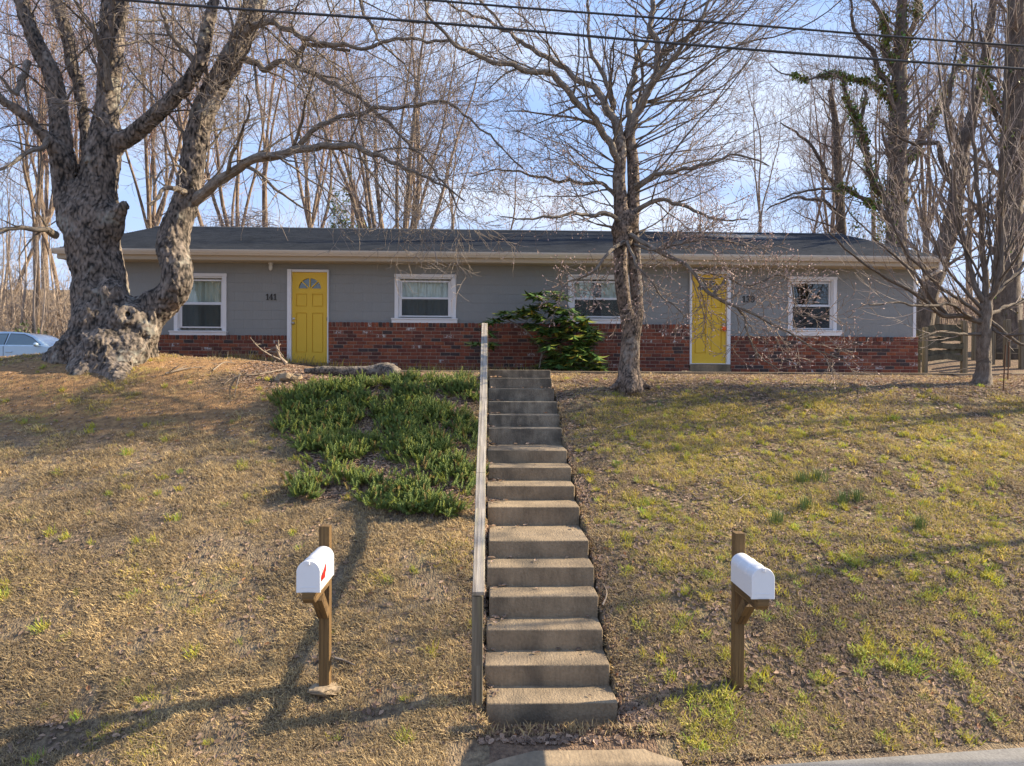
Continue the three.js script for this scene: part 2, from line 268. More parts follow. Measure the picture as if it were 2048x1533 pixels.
// ---------------------------------------------------------------- terrain
const PROFILE = [[-80, -1.0], [-14, -2.7], [-6, -3.02], [5.25, -3.02], [5.5, -2.97], [5.85, -2.79], [7.5, -1.93], [8.25, -1.71], [9.7, -1.17], [10.5, -0.92], [11.6, -0.42], [12.3, -0.21], [13.2, -0.12], [14.2, -0.06], [16, -0.02], [20, 0.02], [27, 0.06], [31, 1.5], [37, 4.2], [52, 6.0], [100, 8], [600, 14]];
function prof(D) { for (let i = 1; i < PROFILE.length; i++) if (D <= PROFILE[i][0]) { const [a, b] = PROFILE[i - 1], [c, d] = PROFILE[i]; return lerp(b, d, (D - a) / (c - a)); } return 14; }
const STEP_D = [5.777, 6.10, 6.44, 6.76, 7.10, 7.47, 8.25, 8.71, 9.18, 9.66, 10.48, 10.83, 11.2, 11.58, 11.96, 12.36], STEP_H = [-2.795, -2.613, -2.425, -2.225, -2.035, -1.854, -1.64, -1.465, -1.296, -1.122, -0.884, -0.705, -0.515, -0.318, -0.14, 0.0];
const SX0 = -0.03, SX1 = 1.04, roadEdge = (x) => 4.97 + 0.1 * clamp(x, -5, 5);
function groundY(x, D) {
  let y = (prof(D - 0.2) + 2 * prof(D) + prof(D + 0.2)) / 4;
  const left = sstep(-2.2, -5.5, x), crest = sstep(11.5, 13.6, D) * (1 - sstep(17, 20, D));
  y -= 0.17 * sstep(-8.5, -11, x) * sstep(18, 20.5, D) * (1 - sstep(26.5, 29, D));
  y += left * crest * 0.27;
  y += sstep(9.5, 13, x) * sstep(17, 19, D) * (1 - sstep(27, 33, D)) * (D - 17) * 0.2;
  y += 0.33 * Math.exp(-((x + 7.25) ** 2 / 2.0 + (D - 13.25) ** 2 / 1.6)) * 0.5;
  const rough = sstep(5.15, 6.2, D) * (0.045 * fbm(x * 0.55, D * 0.55, 1.3, 3) + 0.02 * fbm(x * 2.6, D * 2.6, 7.7, 2));
  y += rough * (D > 14 && D < 17 ? 0.3 : 1);
  const road = 1 - sstep(0.05, 0.35, D - roadEdge(x)); if (D > -4 && D < 7) y = lerp(y, -3.02, road);
  const side = Math.min(x - SX0, SX1 - x);               // cut for the stairs
  if (D > 5.6 && D < 12.6) y -= 0.34 * sstep(-0.035, 0.04, side) + 0.05 * sstep(-0.5, -0.02, side);
  if (D >= 12.6 && D < 14.4 && side > 0) y -= 0.12;
  return y;
}
const JUN = [[-3.25, 11.3], [-2.7, 12.0], [-1.3, 12.25], [-0.3, 12.3], [-0.24, 8.35], [-0.7, 8.25], [-1.5, 8.5], [-2.15, 8.6], [-2.5, 9.5], [-3.0, 10.4]];
function inPoly(x, D, P) { let c = false; for (let i = 0, j = P.length - 1; i < P.length; j = i++) if ((P[i][1] > D) !== (P[j][1] > D) && x < (P[j][0] - P[i][0]) * (D - P[i][1]) / (P[j][1] - P[i][1]) + P[i][0]) c = !c; return c; }
// what covers the ground where: 0..1 weights
function cover(x, D) {
  const a = fbm(x * 0.7 + 4, D * 0.7, 2.2, 4), b = fbm(x * 1.9, D * 1.9 + 8, 5.2, 3);
  const soil = clamp(sstep(-2.6, -4.2, x) * sstep(9.6, 10.8, D) * sstep(-0.12, 0.2, a + 0.2 - 0.25 * sstep(13.6, 14.6, D)) * 1.0 + Math.exp(-((x + 7) ** 2 / 3.2 + (D - 12.4) ** 2 / 0.7)) * 0.6);
  const bed = inPoly(x, D, JUN) ? 1 : 0;
  let litter = Math.max(bed * 0.95, sstep(11.1, 12.2, D) * sstep(0.8, 1.6, x) * sstep(-0.25, 0.15, b + 0.12) * 0.9, sstep(1.1, 2.0, x) * sstep(9.0, 7.6, D) * sstep(-0.12, 0.3, b + 0.02) * 0.7, sstep(11.6, 12.4, D) * sstep(-4.8, -3.8, x) * (x < 0 ? 0.9 : 0) * sstep(-0.3, 0.1, b + 0.1), x < -0.05 && x > -0.9 && D < 8 ? 0.5 * sstep(-0.7, -0.1, x) * sstep(-0.1, 0.3, b) : 0);
  if (x > 0 && x < 1.3 && D < 5.8 && D > 5.2) litter = 0.9;
  if (D > 27) litter = 0.85;
  const green = clamp(sstep(0.9, 2.2, x) * sstep(5.6, 8.0, D) * (1 - sstep(11.6, 12.6, D)) * sstep(-0.3, 0.28, a + 0.08) * 0.95 + sstep(-4.5, -6.5, x) * sstep(9.2, 11, D) * (1 - sstep(12.6, 14, D)) * sstep(-0.05, 0.2, b) * 0.75 + sstep(0.12, 0.4, fbm(x * 0.9 + 30, D * 0.9, 9, 3)) * 0.4);
  return { soil, litter, green, a, b };
}
{
  const cm = 2048, ground = tex(cm, cm, (u, v) => {
    const x = (u - 0.5) * 24, D = 2 + v * 20, k = cover(x, D), f = n3(x * 31, D * 31, 3.3), g = n3(x * 13, D * 13, 7.1), h = n3(x * 60, D * 60, 1.9), t = clamp(0.5 + f * 0.5 + g * 0.4 + h * 0.4);
    let c = mix3([0.075, 0.052, 0.032], [0.27, 0.20, 0.118], clamp(t + k.a * 0.6 + k.b * 0.4));
    c = mix3(c, mix3([0.15, 0.078, 0.03], [0.36, 0.205, 0.085], clamp(0.5 + g * 0.6 + h * 0.3)), k.soil * 0.9);
    c = mix3(c, mix3([0.05, 0.03, 0.02], [0.21, 0.13, 0.08], t), k.litter);
    c = mix3(c, mix3([0.075, 0.07, 0.016], [0.25, 0.215, 0.05], t), k.green * clamp(0.55 + g) * (1 - k.litter));
    return c;
  });
  ground.wrapS = ground.wrapT = THREE.MirroredRepeatWrapping;
  const xs = [], ds = [];
  for (let x = -12; x <= 12.001; x += 0.12) xs.push(x);
  for (const x of [-0.065, -0.03, 0.0, 0.03, 1.0, 1.04, 1.075]) xs.push(x);
  for (let k = 1, x = 12; x < 420; k++) { x += 0.4 * Math.pow(1.13, k); xs.push(x, -x); }
  for (let D = 4.4; D <= 16.6; D += 0.1) ds.push(D);
  for (let k = 1, D = 16.6; D < 600; k++) { D += Math.min(0.35 * Math.pow(1.07, k), 60); ds.push(D); }
  for (let k = 1, D = 4.4; D > -160; k++) { D -= 0.3 * Math.pow(1.1, k); ds.push(D); }
  xs.sort((a, b) => a - b); ds.sort((a, b) => a - b);
  const p = [], uv = [], ix = [], n = xs.length;
  for (const D of ds) for (const x of xs) { p.push(x, groundY(x, D), -D); uv.push(x / 24 + 0.5, (D - 2) / 20); }
  for (let j = 0; j < ds.length - 1; j++) for (let i = 0; i < n - 1; i++) { const a = j * n + i; ix.push(a, a + 1, a + n + 1, a, a + n + 1, a + n); }
  const g = new THREE.BufferGeometry(); g.setAttribute('position', new THREE.Float32BufferAttribute(p, 3)); g.setAttribute('uv', new THREE.Float32BufferAttribute(uv, 2)); g.setIndex(ix); g.computeVertexNormals();
  const bump = rep(T.concb, 24, 20);
  solo('lawn_ground', 'sloping winter lawn of dead grass, bare soil and leaf litter', 'lawn', g, std({ map: ground, bumpMap: bump, bumpScale: 0.02, roughness: 1 }), V(0, 0, 0), null, 'structure');
}
// road and apron
{
  const p = [], uv = [], ix = []; const xs = []; for (let x = -160; x <= 160; x += (Math.abs(x) < 8 ? 0.5 : 8)) xs.push(x);
  for (const x of xs) for (const D of [roadEdge(x) + 0.03 * n3(x * 2, 1, 1), 0, -4.6]) { p.push(x, -2.995, -D); uv.push(x, D); }
  for (let i = 0; i < xs.length - 1; i++) for (let j = 0; j < 2; j++) { const a = i * 3 + j; ix.push(a, a + 1, a + 3, a + 1, a + 4, a + 3); }
  const g = new THREE.BufferGeometry(); g.setAttribute('position', new THREE.Float32BufferAttribute(p, 3)); g.setAttribute('uv', new THREE.Float32BufferAttribute(uv, 2)); g.setIndex(ix); g.computeVertexNormals();
  solo('road', 'grey asphalt road edge along the bottom of the lawn', 'road', g, M.asphalt, V(0, -3, 0), null, 'structure');
  const s = new THREE.Shape(); [[-0.12, 5.12], [0.08, 5.27], [0.42, 5.42], [0.55, 5.46], [1.12, 5.49], [1.22, 5.36], [1.42, 5.22], [1.42, 4.7], [-0.2, 4.7]].forEach(([x, D], i) => (i ? s.lineTo(x, D) : s.moveTo(x, D)));
  const a = new THREE.ExtrudeGeometry(s, { depth: 0.1, bevelEnabled: true, bevelSize: 0.01, bevelThickness: 0.01, bevelSegments: 2 }); a.rotateX(-Math.PI / 2); a.translate(0, -3.092, 0);
  solo('pavement', 'concrete apron at the foot of the stairs', 'pavement', boxUV(a), M.walk, V(0.5, -3, -5.1), null, 'structure');
}
// walk along the house front and behind the top step
{
  const w = [bx(-6.4, 10.4, -0.22, 0.0, -14.95, -14.2, 0.012), bx(-0.06, 1.06, -0.2, -0.004, -14.202, -12.78, 0.012), bx(-4.9, -3.4, -0.2, 0.012, -15.9, -14.952, 0.012), bx(4.3, 5.6, -0.2, -0.006, -15.9, -14.952, 0.012)];
  solo('footpath', 'concrete walk along the front of the house', 'path', join(w), M.walk, V(0, 0, -15), null, 'structure');
}
// ---------------------------------------------------------------- stairs
{
  const R = rngOf(31), st = thing('concrete_stairs', 'long flight of sixteen worn concrete steps climbing the lawn', 'stairs', V(0.5, -2.97, -5.78));
  const n = STEP_D.length;
  for (let i = 0; i < n; i++) {
    const z0 = -STEP_D[i], z1 = i < n - 1 ? -STEP_D[i + 1] - 0.06 : -12.78, top = STEP_H[i], bot = top - (i ? 0.30 : 0.36);
    const w = SX1 - SX0, d = z0 - z1, h = top - bot, g0 = new RoundedBoxGeometry(w + (R() - 0.5) * 0.06, h, d, 3, 0.014);
    // finer cuts so that edges can wander
    const g = g0; g.translate((SX0 + SX1) / 2 + (R() - 0.5) * 0.02, (top + bot) / 2, (z0 + z1) / 2);
    const p = g.attributes.position;
    for (let k = 0; k < p.count; k++) { const x = p.getX(k), y = p.getY(k), z = p.getZ(k); p.setXYZ(k, x + 0.012 * n3(x * 2, y * 9, z * 7 + i), y + 0.007 * n3(x * 5, 3 + i, z * 6), z + 0.012 * n3(x * 5, y * 5, i * 3.3)); }
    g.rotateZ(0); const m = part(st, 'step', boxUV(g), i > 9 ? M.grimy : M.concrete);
    if (i === 5) m.userData.label = 'deep landing step';
  }
}
// ---------------------------------------------------------------- railing beside the stairs
{
  const rail = thing('handrail', 'weathered grey wooden handrail on posts beside the concrete stairs', 'handrail', V(-0.1, -2.9, -5.86));
  const pts = [[-0.095, -1.905, -5.80], [-0.105, -1.17, -7.6], [-0.10, -0.42, -9.4], [-0.112, 0.24, -11.05], [-0.118, 0.80, -12.42]];
  for (let i = 0; i < 4; i++) {
    const a = V(...pts[i]), b = V(...pts[i + 1]);
    const g = bar(a, b.clone().addScaledVector(b.clone().sub(a).normalize(), -0.004), 0.1, 0.04, 0.006), m = new THREE.Matrix4();
    // grain runs along the rail
    const p = g.attributes.position, nn = g.attributes.normal, uv = g.attributes.uv; const dir = b.clone().sub(a).normalize();
    for (let k = 0; k < p.count; k++) { const q = V(p.getX(k), p.getY(k), p.getZ(k)); uv.setXY(k, Math.abs(nn.getX(k)) > 0.6 ? (q.y - a.y) * 0.3 : q.x, q.sub(a).dot(dir) + i * 1.9); }
    part(rail, 'top_rail', g, M.oldwood);
  }
  for (const [D, y] of [[5.86, -1.93], [8.2, -0.95], [10.35, -0.06], [12.3, 0.7]]) {
    const b = groundY(-0.11, D) - 0.1; part(rail, 'post', bx(-0.15, -0.058, b, y + (D - 5.86) * 0, -D - 0.045, -D + 0.045, 0.005), M.postWood);
  }
}
// ---------------------------------------------------------------- mailboxes
function mailbox(label, X, base, lift, lean, flag, door) {
  const t = thing('mailbox', label, 'mailbox', V(X, base, -5.95)), zp = -5.95, top = lift, boxY = top - 0.39, w = 0.0825, L0 = -5.40, L1 = -5.885;
  part(t, 'post', jitter(bx(X - 0.0445, X + 0.0445, base - 0.3, top, zp - 0.0445, zp + 0.0445, 0.006), 0.004, 5, X), M.wood);
  const s = new THREE.Shape(); s.moveTo(-w, 0); s.lineTo(w, 0); s.lineTo(w, 0.145); s.absarc(0, 0.145, w, 0, Math.PI, false); s.lineTo(-w, 0);
  const body = new THREE.ExtrudeGeometry(s, { depth: L0 - L1 - 0.02, bevelEnabled: true, bevelSize: 0.003, bevelThickness: 0.003, bevelSegments: 2, curveSegments: 20 }); body.translate(X, boxY, L1);
  const b = part(t, 'box_body', body, M.white);
  const s2 = new THREE.Shape(); const e = w + 0.004; s2.moveTo(-e, -0.004); s2.lineTo(e, -0.004); s2.lineTo(e, 0.145); s2.absarc(0, 0.145, e, 0, Math.PI, false); s2.lineTo(-e, -0.004);
  const dg = new THREE.ExtrudeGeometry(s2, { depth: 0.016, bevelEnabled: true, bevelSize: 0.004, bevelThickness: 0.005, bevelSegments: 3, curveSegments: 20 }); dg.translate(X, boxY, L0 - 0.016);
  const dr = part(t, 'box_door', dg, M.white);
  part(dr, 'latch', bx(X - 0.012, X + 0.012, boxY + 0.205, boxY + 0.236, L0 - 0.004, L0 + 0.018, 0.004), M.white);
  part(dr, 'embossed_band', bx(X - 0.062, X + 0.062, boxY + 0.03, boxY + 0.036, L0 + 0.003, L0 + 0.0075, 0.002), M.white);
  for (const z of [L1 + 0.16, L1 + 0.33]) { const rb = new THREE.TorusGeometry(w + 0.002, 0.004, 5, 18, Math.PI); rb.translate(X, boxY + 0.145, z); part(b, 'rib', boxUV(rb), M.white); }
  if (flag) {
    const f = new THREE.Shape(); f.moveTo(0, 0); f.lineTo(0.075, 0); f.lineTo(0.085, 0.028); f.lineTo(0.10, 0.03); f.lineTo(0.10, 0.075); f.lineTo(0.075, 0.055); f.lineTo(0.02, 0.03); f.lineTo(0, 0.028); f.lineTo(0, 0);
    const fg = new THREE.ExtrudeGeometry(f, { depth: 0.004, bevelEnabled: false }); fg.scale(1.5, 1.35, 1); fg.rotateY(Math.PI / 2); fg.translate(X + w + 0.006, boxY + 0.07, L0 - 0.03); const fm = part(t, 'flag', fg, M.red);
    const hub = new THREE.CylinderGeometry(0.01, 0.01, 0.012, 10); hub.rotateZ(Math.PI / 2); hub.translate(X + w + 0.007, boxY + 0.10, L0 - 0.02); part(fm, 'hub', hub, M.red);
  }
  // arm under the box with a bevelled end, brace below
  const ash = new THREE.Shape(); ash.moveTo(0, 0); ash.lineTo(0.47, 0); ash.lineTo(0.51, 0.04); ash.lineTo(0.51, 0.085); ash.lineTo(0, 0.085); ash.lineTo(0, 0);
  const ag = new THREE.ExtrudeGeometry(ash, { depth: 0.085, bevelEnabled: true, bevelSize: 0.004, bevelThickness: 0.003, bevelSegments: 1 }); ag.rotateY(-Math.PI / 2); ag.translate(X + 0.0425, boxY - 0.094, zp + 0.048);
  const gu = boxUV(ag), q = gu.attributes.uv; for (let k = 0; k < q.count; k++) q.setXY(k, q.getY(k), q.getX(k)); part(t, 'arm', gu, M.wood);
  part(t, 'brace', bar(V(X, boxY - 0.335, zp + 0.05), V(X, boxY - 0.12, zp + 0.265), 0.085, 0.085, 0.004), M.wood);
  return t;
}
mailbox('white metal mailbox with red flag on a brown wooden post', -1.375, -2.68, -1.37, 0, true);
mailbox('white metal mailbox without a flag on a brown wooden post', 2.105, -2.72, -1.435, 0, false);
{ // lump of concrete at the foot of the flagged mailbox
  const g = new THREE.SphereGeometry(0.2, 20, 12); jitter(g, 0.09, 9, 3); g.scale(0.7, 0.2, 0.55); g.translate(-1.37, -2.735, -5.93); g.computeVertexNormals();
  solo('concrete_footing', 'rough pale concrete lump round the foot of the flagged mailbox post', 'footing', boxUV(g), M.walk, V(-1.36, -2.7, -5.93));
}
// ---------------------------------------------------------------- overhead cables
function cable(label, pts, D, r) {
  const q = pts.map(([x, y]) => [U(x, y, D), r]); const p = path(q, 0.6), s = new TubeSet(); s.add(p.p, p.r, 8); solo('overhead_cable', label, 'cable', s.geo(), M.wire, q[0][0].clone(), 'cables strung over the lawn');
}
cable('lower black cable strung across the sky over the roof', [[-3200, -430], [-1200, -150], [250, 0], [860, 45], [1448, 95], [2048, 138], [3400, 205], [5200, 250]], 6.6, 0.0125);
cable('upper black cable crossing the sky near the frame top', [[-3200, -570], [-1200, -255], [250, -62], [860, 0], [1448, 46], [2048, 92], [3400, 165], [5200, 205]], 6.7, 0.0105);
// ---------------------------------------------------------------- house
const HZ = -16, HX = (px) => U(px, 640, 16).x, HY = (py, px = 1024) => U(px, py, 16).y;
const WX0 = HX(172), WX1 = HX(1831), HB = -24.2;
const house = thing('house', 'long low grey house with two yellow doors and brick base', 'house', V((WX0 + WX1) / 2, 0, -20.1));
{
  const R = rngOf(5), font = await new FontLoader().loadAsync('fonts/droid/droid_serif_bold.typeface.json');
  const wallTop = 2.46, rect = (x0, x1, y0, y1) => ({ x0: HX(x0), x1: HX(x1), y0: HY(y1, (x0 + x1) / 2), y1: HY(y0, (x0 + x1) / 2) });
  // openings: outer edge of each trim
  const wins = [
    { ...rect(348, 453, 547, 663), gx: [363.6, 440], gy: [561.6, 604, 610, 653], sill: [342, 455, 662, 671], cur: 1 },
    { ...rect(789, 912, 549, 638), gx: [803.5, 895.5], gy: [564, 594, 599, 631], sill: [784, 915, 637, 646.5], cur: 1 },
    { ...rect(1136, 1259, 550, 639), gx: [1150, 1242], gy: [565, 595, 600, 632], sill: [1131, 1263, 638, 648], cur: 0.8 },
    { ...rect(1576, 1673, 554, 662), gx: [1587, 1660], gy: [567, 609, 614, 656], sill: [1572, 1681, 661, 672], cur: 0 },
  ];
  const doors = [{ ...rect(576, 658, 540, 726), flip: 1 }, { ...rect(1378, 1459, 542, 733), flip: -1 }];
  const openings = [...wins.map((w) => ({ x0: w.x0 + 0.06, x1: w.x1 - 0.06, y0: w.y0 + 0.03, y1: w.y1 - 0.06 })), ...doors.map((d) => ({ x0: d.x0 + 0.05, x1: d.x1 - 0.05, y0: -0.2, y1: d.y1 - 0.05 }))];
  const brickZones = [{ x0: WX0, x1: doors[0].x0 - 0.005, top: HY(671, 430), courses: 7 }, { x0: doors[0].x1 + 0.005, x1: doors[1].x0 - 0.005, top: HY(647.5, 1000), courses: 12 }, { x0: doors[1].x1 + 0.01, x1: WX1 + 0.02, top: HY(674, 1640), courses: 9 }];
  // block wall: body, end walls, back; then each block proud of the joints
  const cut = (r, o) => { if (o.x1 <= r.x0 || o.x0 >= r.x1 || o.y1 <= r.y0 || o.y0 >= r.y1) return [r]; const out = []; const mx0 = Math.max(r.x0, o.x0), mx1 = Math.min(r.x1, o.x1); if (o.y1 < r.y1) out.push({ x0: r.x0, x1: r.x1, y0: o.y1, y1: r.y1 }); if (o.y0 > r.y0) out.push({ x0: r.x0, x1: r.x1, y0: r.y0, y1: o.y0 }); const a = Math.max(r.y0, o.y0), b = Math.min(r.y1, o.y1); if (mx0 > r.x0) out.push({ x0: r.x0, x1: mx0, y0: a, y1: b }); if (mx1 < r.x1) out.push({ x0: mx1, x1: r.x1, y0: a, y1: b }); return out; };
  let core = [{ x0: WX0, x1: WX1, y0: -0.3, y1: wallTop + 0.05 }]; for (const o of openings) core = core.flatMap((r) => cut(r, o));
  const ridgeY = 4.02, eaveY = 2.60, ridgeZ = -20.1;
  const cg = core.map((r) => bx(r.x0, r.x1, r.y0, r.y1, HZ - 0.2, HZ - 0.012));
  cg.push(bx(WX0, WX0 + 0.2, -0.3, wallTop + 0.05, HB, HZ - 0.2), bx(WX1 - 0.2, WX1, -0.3, wallTop + 0.05, HB, HZ - 0.2), bx(WX0 + 0.2, WX1 - 0.2, -0.3, wallTop + 0.05, HB, HB + 0.2));
  for (const x of [WX0, WX1 - 0.12]) { const s = new THREE.Shape(); s.moveTo(-HB, wallTop); s.lineTo(-HZ, wallTop); s.lineTo(-ridgeZ, ridgeY - 0.22); s.lineTo(-HB, wallTop); const g = new THREE.ExtrudeGeometry(s, { depth: 0.12, bevelEnabled: false }); g.rotateY(Math.PI / 2); g.translate(x, 0.05, 0); cg.push(boxUV(g)); }
  const wall = part(house, 'block_wall', join(cg), M.paint);
  const blocks = [], bh = 0.2032, bl = 0.4064;
  for (let row = 0, y = 0.32; y < wallTop - 0.03; row++, y += bh) for (let x = WX0 - (row % 2) * bl / 2; x < WX1; x += bl) {
    let rs = [{ x0: Math.max(x, WX0), x1: Math.min(x + bl, WX1), y0: y, y1: Math.min(y + bh, wallTop) }];
    for (const o of [...openings, ...brickZones.map((b) => ({ x0: b.x0, x1: b.x1, y0: -1, y1: b.top - 0.06 }))]) rs = rs.flatMap((r) => cut(r, o));
    for (const r of rs) if (r.x1 - r.x0 > 0.03 && r.y1 - r.y0 > 0.02) blocks.push(r);
  }
  const blockGeo = new Map(), blockOf = (w, h) => { const k = w.toFixed(2) + 'x' + h.toFixed(2); if (!blockGeo.has(k)) { const g = new RoundedBoxGeometry(w - 0.0004, h - 0.002, 0.012, 1, 0.0014); blockGeo.set(k, boxUV(g)); } return blockGeo.get(k); };
  const toned = [1, 1.008, 0.992].map((k) => { const m = M.paint.clone(); m.color = C(k, k, k); return m; });
  blocks.sort((a, b) => (b.x1 - b.x0) * (b.y1 - b.y0) - (a.x1 - a.x0) * (a.y1 - a.y0));
  const rest = [];
  blocks.forEach((r, i) => {
    const w = r.x1 - r.x0, h = r.y1 - r.y0, pos = V((r.x0 + r.x1) / 2, (r.y0 + r.y1) / 2, HZ - 0.0055 + (R() - 0.5) * 0.0012);
    if (i < 290) piece(wall, 'block', blockOf(w, h), toned[i % 3], pos); else { const g = blockOf(w, h).clone(); g.translate(pos.x, pos.y, pos.z); rest.push(g); }
  });
  if (rest.length) part(wall, 'cut_blocks', join(rest), M.paint).userData.kind = 'stuff';
  // brick veneer
  const tones = [[0.21, 0.062, 0.036], [0.26, 0.075, 0.04], [0.165, 0.05, 0.035], [0.30, 0.095, 0.045], [0.115, 0.045, 0.036], [0.07, 0.05, 0.048], [0.235, 0.085, 0.055]].map((c) => std({ map: rep(T.brick, 1.7, 1.7), color: C(...c), bumpMap: rep(T.concb, 2, 2), bumpScale: 0.004, roughness: 0.95 }));
  const whites = std({ map: rep(T.brickw, 1.9, 1.9), bumpMap: rep(T.concb, 2, 2), bumpScale: 0.004 });
  const veneer = part(house, 'brick_veneer', join(brickZones.map((b) => bx(b.x0, b.x1, -0.25, b.top - 0.004, HZ - 0.005, HZ + 0.078))), M.mortar);
  const bricks = [], tops = [];
  for (const b of brickZones) {
    const cp = 0.0795;
    for (let x = b.x0; x < b.x1 - 0.02; x += 0.0795) tops.push([x + 0.0045, Math.min(x + 0.0715, b.x1), b.top - 0.10, b.top]);
    for (let k = 0; k < b.courses; k++) {
      const y1 = b.top - 0.11 - k * cp, off = (k % 2) * 0.108 + 0.02 * Math.sin(k * 3.7);
      for (let x = b.x0 - off; x < b.x1; ) { const L = 0.205 + (R() - 0.5) * 0.012, x0 = Math.max(x, b.x0 + 0.002), x1 = Math.min(x + L, b.x1); if (x1 - x0 > 0.03) bricks.push([x0, x1, y1 - 0.068, y1]); x += L + 0.0115; }
    }
  }
  // bricks of the door-side returns are wide enough to pick apart: the 290 that show best are pieces
  const score = (q) => (q[2] < -0.08 ? 9 : 0) + (q[1] - q[0] < 0.19 ? 3 : 0) + (q[0] > 0.9 && q[0] < 2.4 && q[2] < 0.6 ? 2 : 0) + (q[0] < HX(300) ? 4 : 0) + (q[2] < 0.12 ? 1 : 0);
  bricks.sort((a, b) => score(a) - score(b) || a[0] - b[0]);
  const bgeo = [0, 1, 2, 3].map((s) => { const g = new RoundedBoxGeometry(0.2, 0.066, 0.07, 1, 0.007); jitter(g, 0.005, 14, s * 5); return g; });
  const pick = () => { const r = R(); return r < 0.055 ? whites : tones[Math.min(6, Math.floor(Math.pow(R(), 1.15) * 7))]; };
  const leftover = new Map();
  bricks.forEach((q, i) => {
    const w = q[1] - q[0], mat = pick(), g = bgeo[i % 4], px = (q[0] + q[1]) / 2, py = (q[2] + q[3]) / 2, pz = HZ + 0.052 + (R() - 0.5) * 0.007, rz = (R() - 0.5) * 0.016;
    if (i < 290) { const m = piece(veneer, 'brick', bgeo2(g, px, py), mat, V(px, py, pz)); m.scale.x = w / 0.2; m.rotation.z = rz; } else { const c = g.clone(); c.scale(w / 0.2, 1, 1); c.rotateZ(rz); c.translate(px, py, pz); if (!leftover.has(mat)) leftover.set(mat, []); leftover.get(mat).push(boxUV(c)); }
  });
  function bgeo2(g, px, py) { const key = g.uuid + Math.floor((px * 13.7 + py * 7.1) % 3); bgeo2.m ??= new Map(); if (!bgeo2.m.has(key)) { const c = boxUV(g.clone()); const uv = c.attributes.uv, o = bgeo2.m.size * 0.37; for (let k = 0; k < uv.count; k++) uv.setXY(k, uv.getX(k) + o, uv.getY(k) + o * 1.7); bgeo2.m.set(key, c); } return bgeo2.m.get(key); }
  for (const q of tops) { const g = new RoundedBoxGeometry(q[1] - q[0], 0.1, 0.085, 1, 0.009); jitter(g, 0.006, 16, q[0]); g.translate((q[0] + q[1]) / 2, (q[2] + q[3]) / 2 + (R() - 0.5) * 0.008, HZ + 0.052 + (R() - 0.5) * 0.012); const mat = pick(); if (!leftover.has(mat)) leftover.set(mat, []); leftover.get(mat).push(boxUV(g)); }
  for (const [mat, list] of leftover) part(veneer, 'small_bricks', join(list), mat).userData.kind = 'stuff';
  // windows
  wins.forEach((w, i) => {
    const zf = HZ + 0.028, tw = 0.085, g = (x) => HX(x), gx0 = g(w.gx[0]), gx1 = g(w.gx[1]), Y = w.gy.map((y) => HY(y, (w.gx[0] + w.gx[1]) / 2));
    const win = part(house, 'window', join([bx(w.x0, w.x0 + tw, w.y0, w.y1 - tw * 0.8, HZ - 0.02, zf, 0.004), bx(w.x1 - tw, w.x1, w.y0, w.y1 - tw * 0.8, HZ - 0.02, zf, 0.004), bx(w.x0 - 0.006, w.x1 + 0.006, w.y1 - tw * 0.8, w.y1, HZ - 0.02, zf + 0.006, 0.004)]), M.trim);
    const sx0 = g(w.sill[0]), sx1 = g(w.sill[1]), sy1 = HY(w.sill[2], w.sill[0]), sy0 = HY(w.sill[3], w.sill[0]);
    part(win, 'sill', join([bx(sx0, sx1, sy0, sy1 - 0.028, HZ + 0.0, HZ + 0.098, 0.006), bx(sx0 - 0.012, sx1 + 0.012, sy1 - 0.03, sy1, HZ - 0.02, HZ + 0.118, 0.006)]), M.trim);
    const ix0 = w.x0 + tw, ix1 = w.x1 - tw, iy1 = w.y1 - tw * 0.8, iy0 = w.y0;
    part(win, 'frame', join([bx(ix0, ix0 + 0.03, iy0, iy1, HZ - 0.12, HZ - 0.004, 0.003), bx(ix1 - 0.03, ix1, iy0, iy1, HZ - 0.12, HZ - 0.004, 0.003), bx(ix0 + 0.03, ix1 - 0.03, iy1 - 0.03, iy1, HZ - 0.12, HZ - 0.004, 0.003), bx(ix0 + 0.03, ix1 - 0.03, iy0, iy0 + 0.03, HZ - 0.12, HZ - 0.004, 0.003)]), M.trim);
    const sash = (y0, y1, z, edge) => join([bx(ix0 + 0.03, gx0, y0 - edge, y1 + edge, z - 0.035, z, 0.003), bx(gx1, ix1 - 0.03, y0 - edge, y1 + edge, z - 0.035, z, 0.003), bx(gx0, gx1, y1, y1 + edge, z - 0.035, z, 0.003), bx(gx0, gx1, y0 - edge, y0, z - 0.035, z, 0.003)]);
    part(win, 'upper_sash', sash(Y[1], Y[0], HZ - 0.062, 0.034), M.trim);
    part(win, 'lower_sash', sash(Y[3], Y[2], HZ - 0.022, 0.034), M.trim);
    part(win, 'pane', bx(gx0 - 0.01, gx1 + 0.01, Y[1] - 0.01, Y[0] + 0.01, HZ - 0.082, HZ - 0.079), M.glass);
    part(win, 'pane', bx(gx0 - 0.01, gx1 + 0.01, Y[3] - 0.01, Y[2] + 0.01, HZ - 0.042, HZ - 0.039), M.glass);
    const sc = bx(gx0 - 0.005, gx1 + 0.005, Y[3] - 0.005, Y[2] + 0.005, HZ - 0.0165, HZ - 0.0155); part(win, 'insect_screen', sc, M.screen);
    // curtain behind the glass, pleated
    const ys = [w.y0 - 0.05, w.y1], cg2 = (x0, x1) => { const g = new THREE.PlaneGeometry(x1 - x0, ys[1] - ys[0], 60, 1); const p = g.attributes.position; for (let k = 0; k < p.count; k++) p.setZ(k, 0.022 * Math.sin(p.getX(k) * 46 + i) + 0.014 * Math.sin(p.getX(k) * 19 + i * 2)); g.translate((x0 + x1) / 2, (ys[0] + ys[1]) / 2, HZ - 0.20); g.computeVertexNormals(); return g; };
    const W = gx1 - gx0;
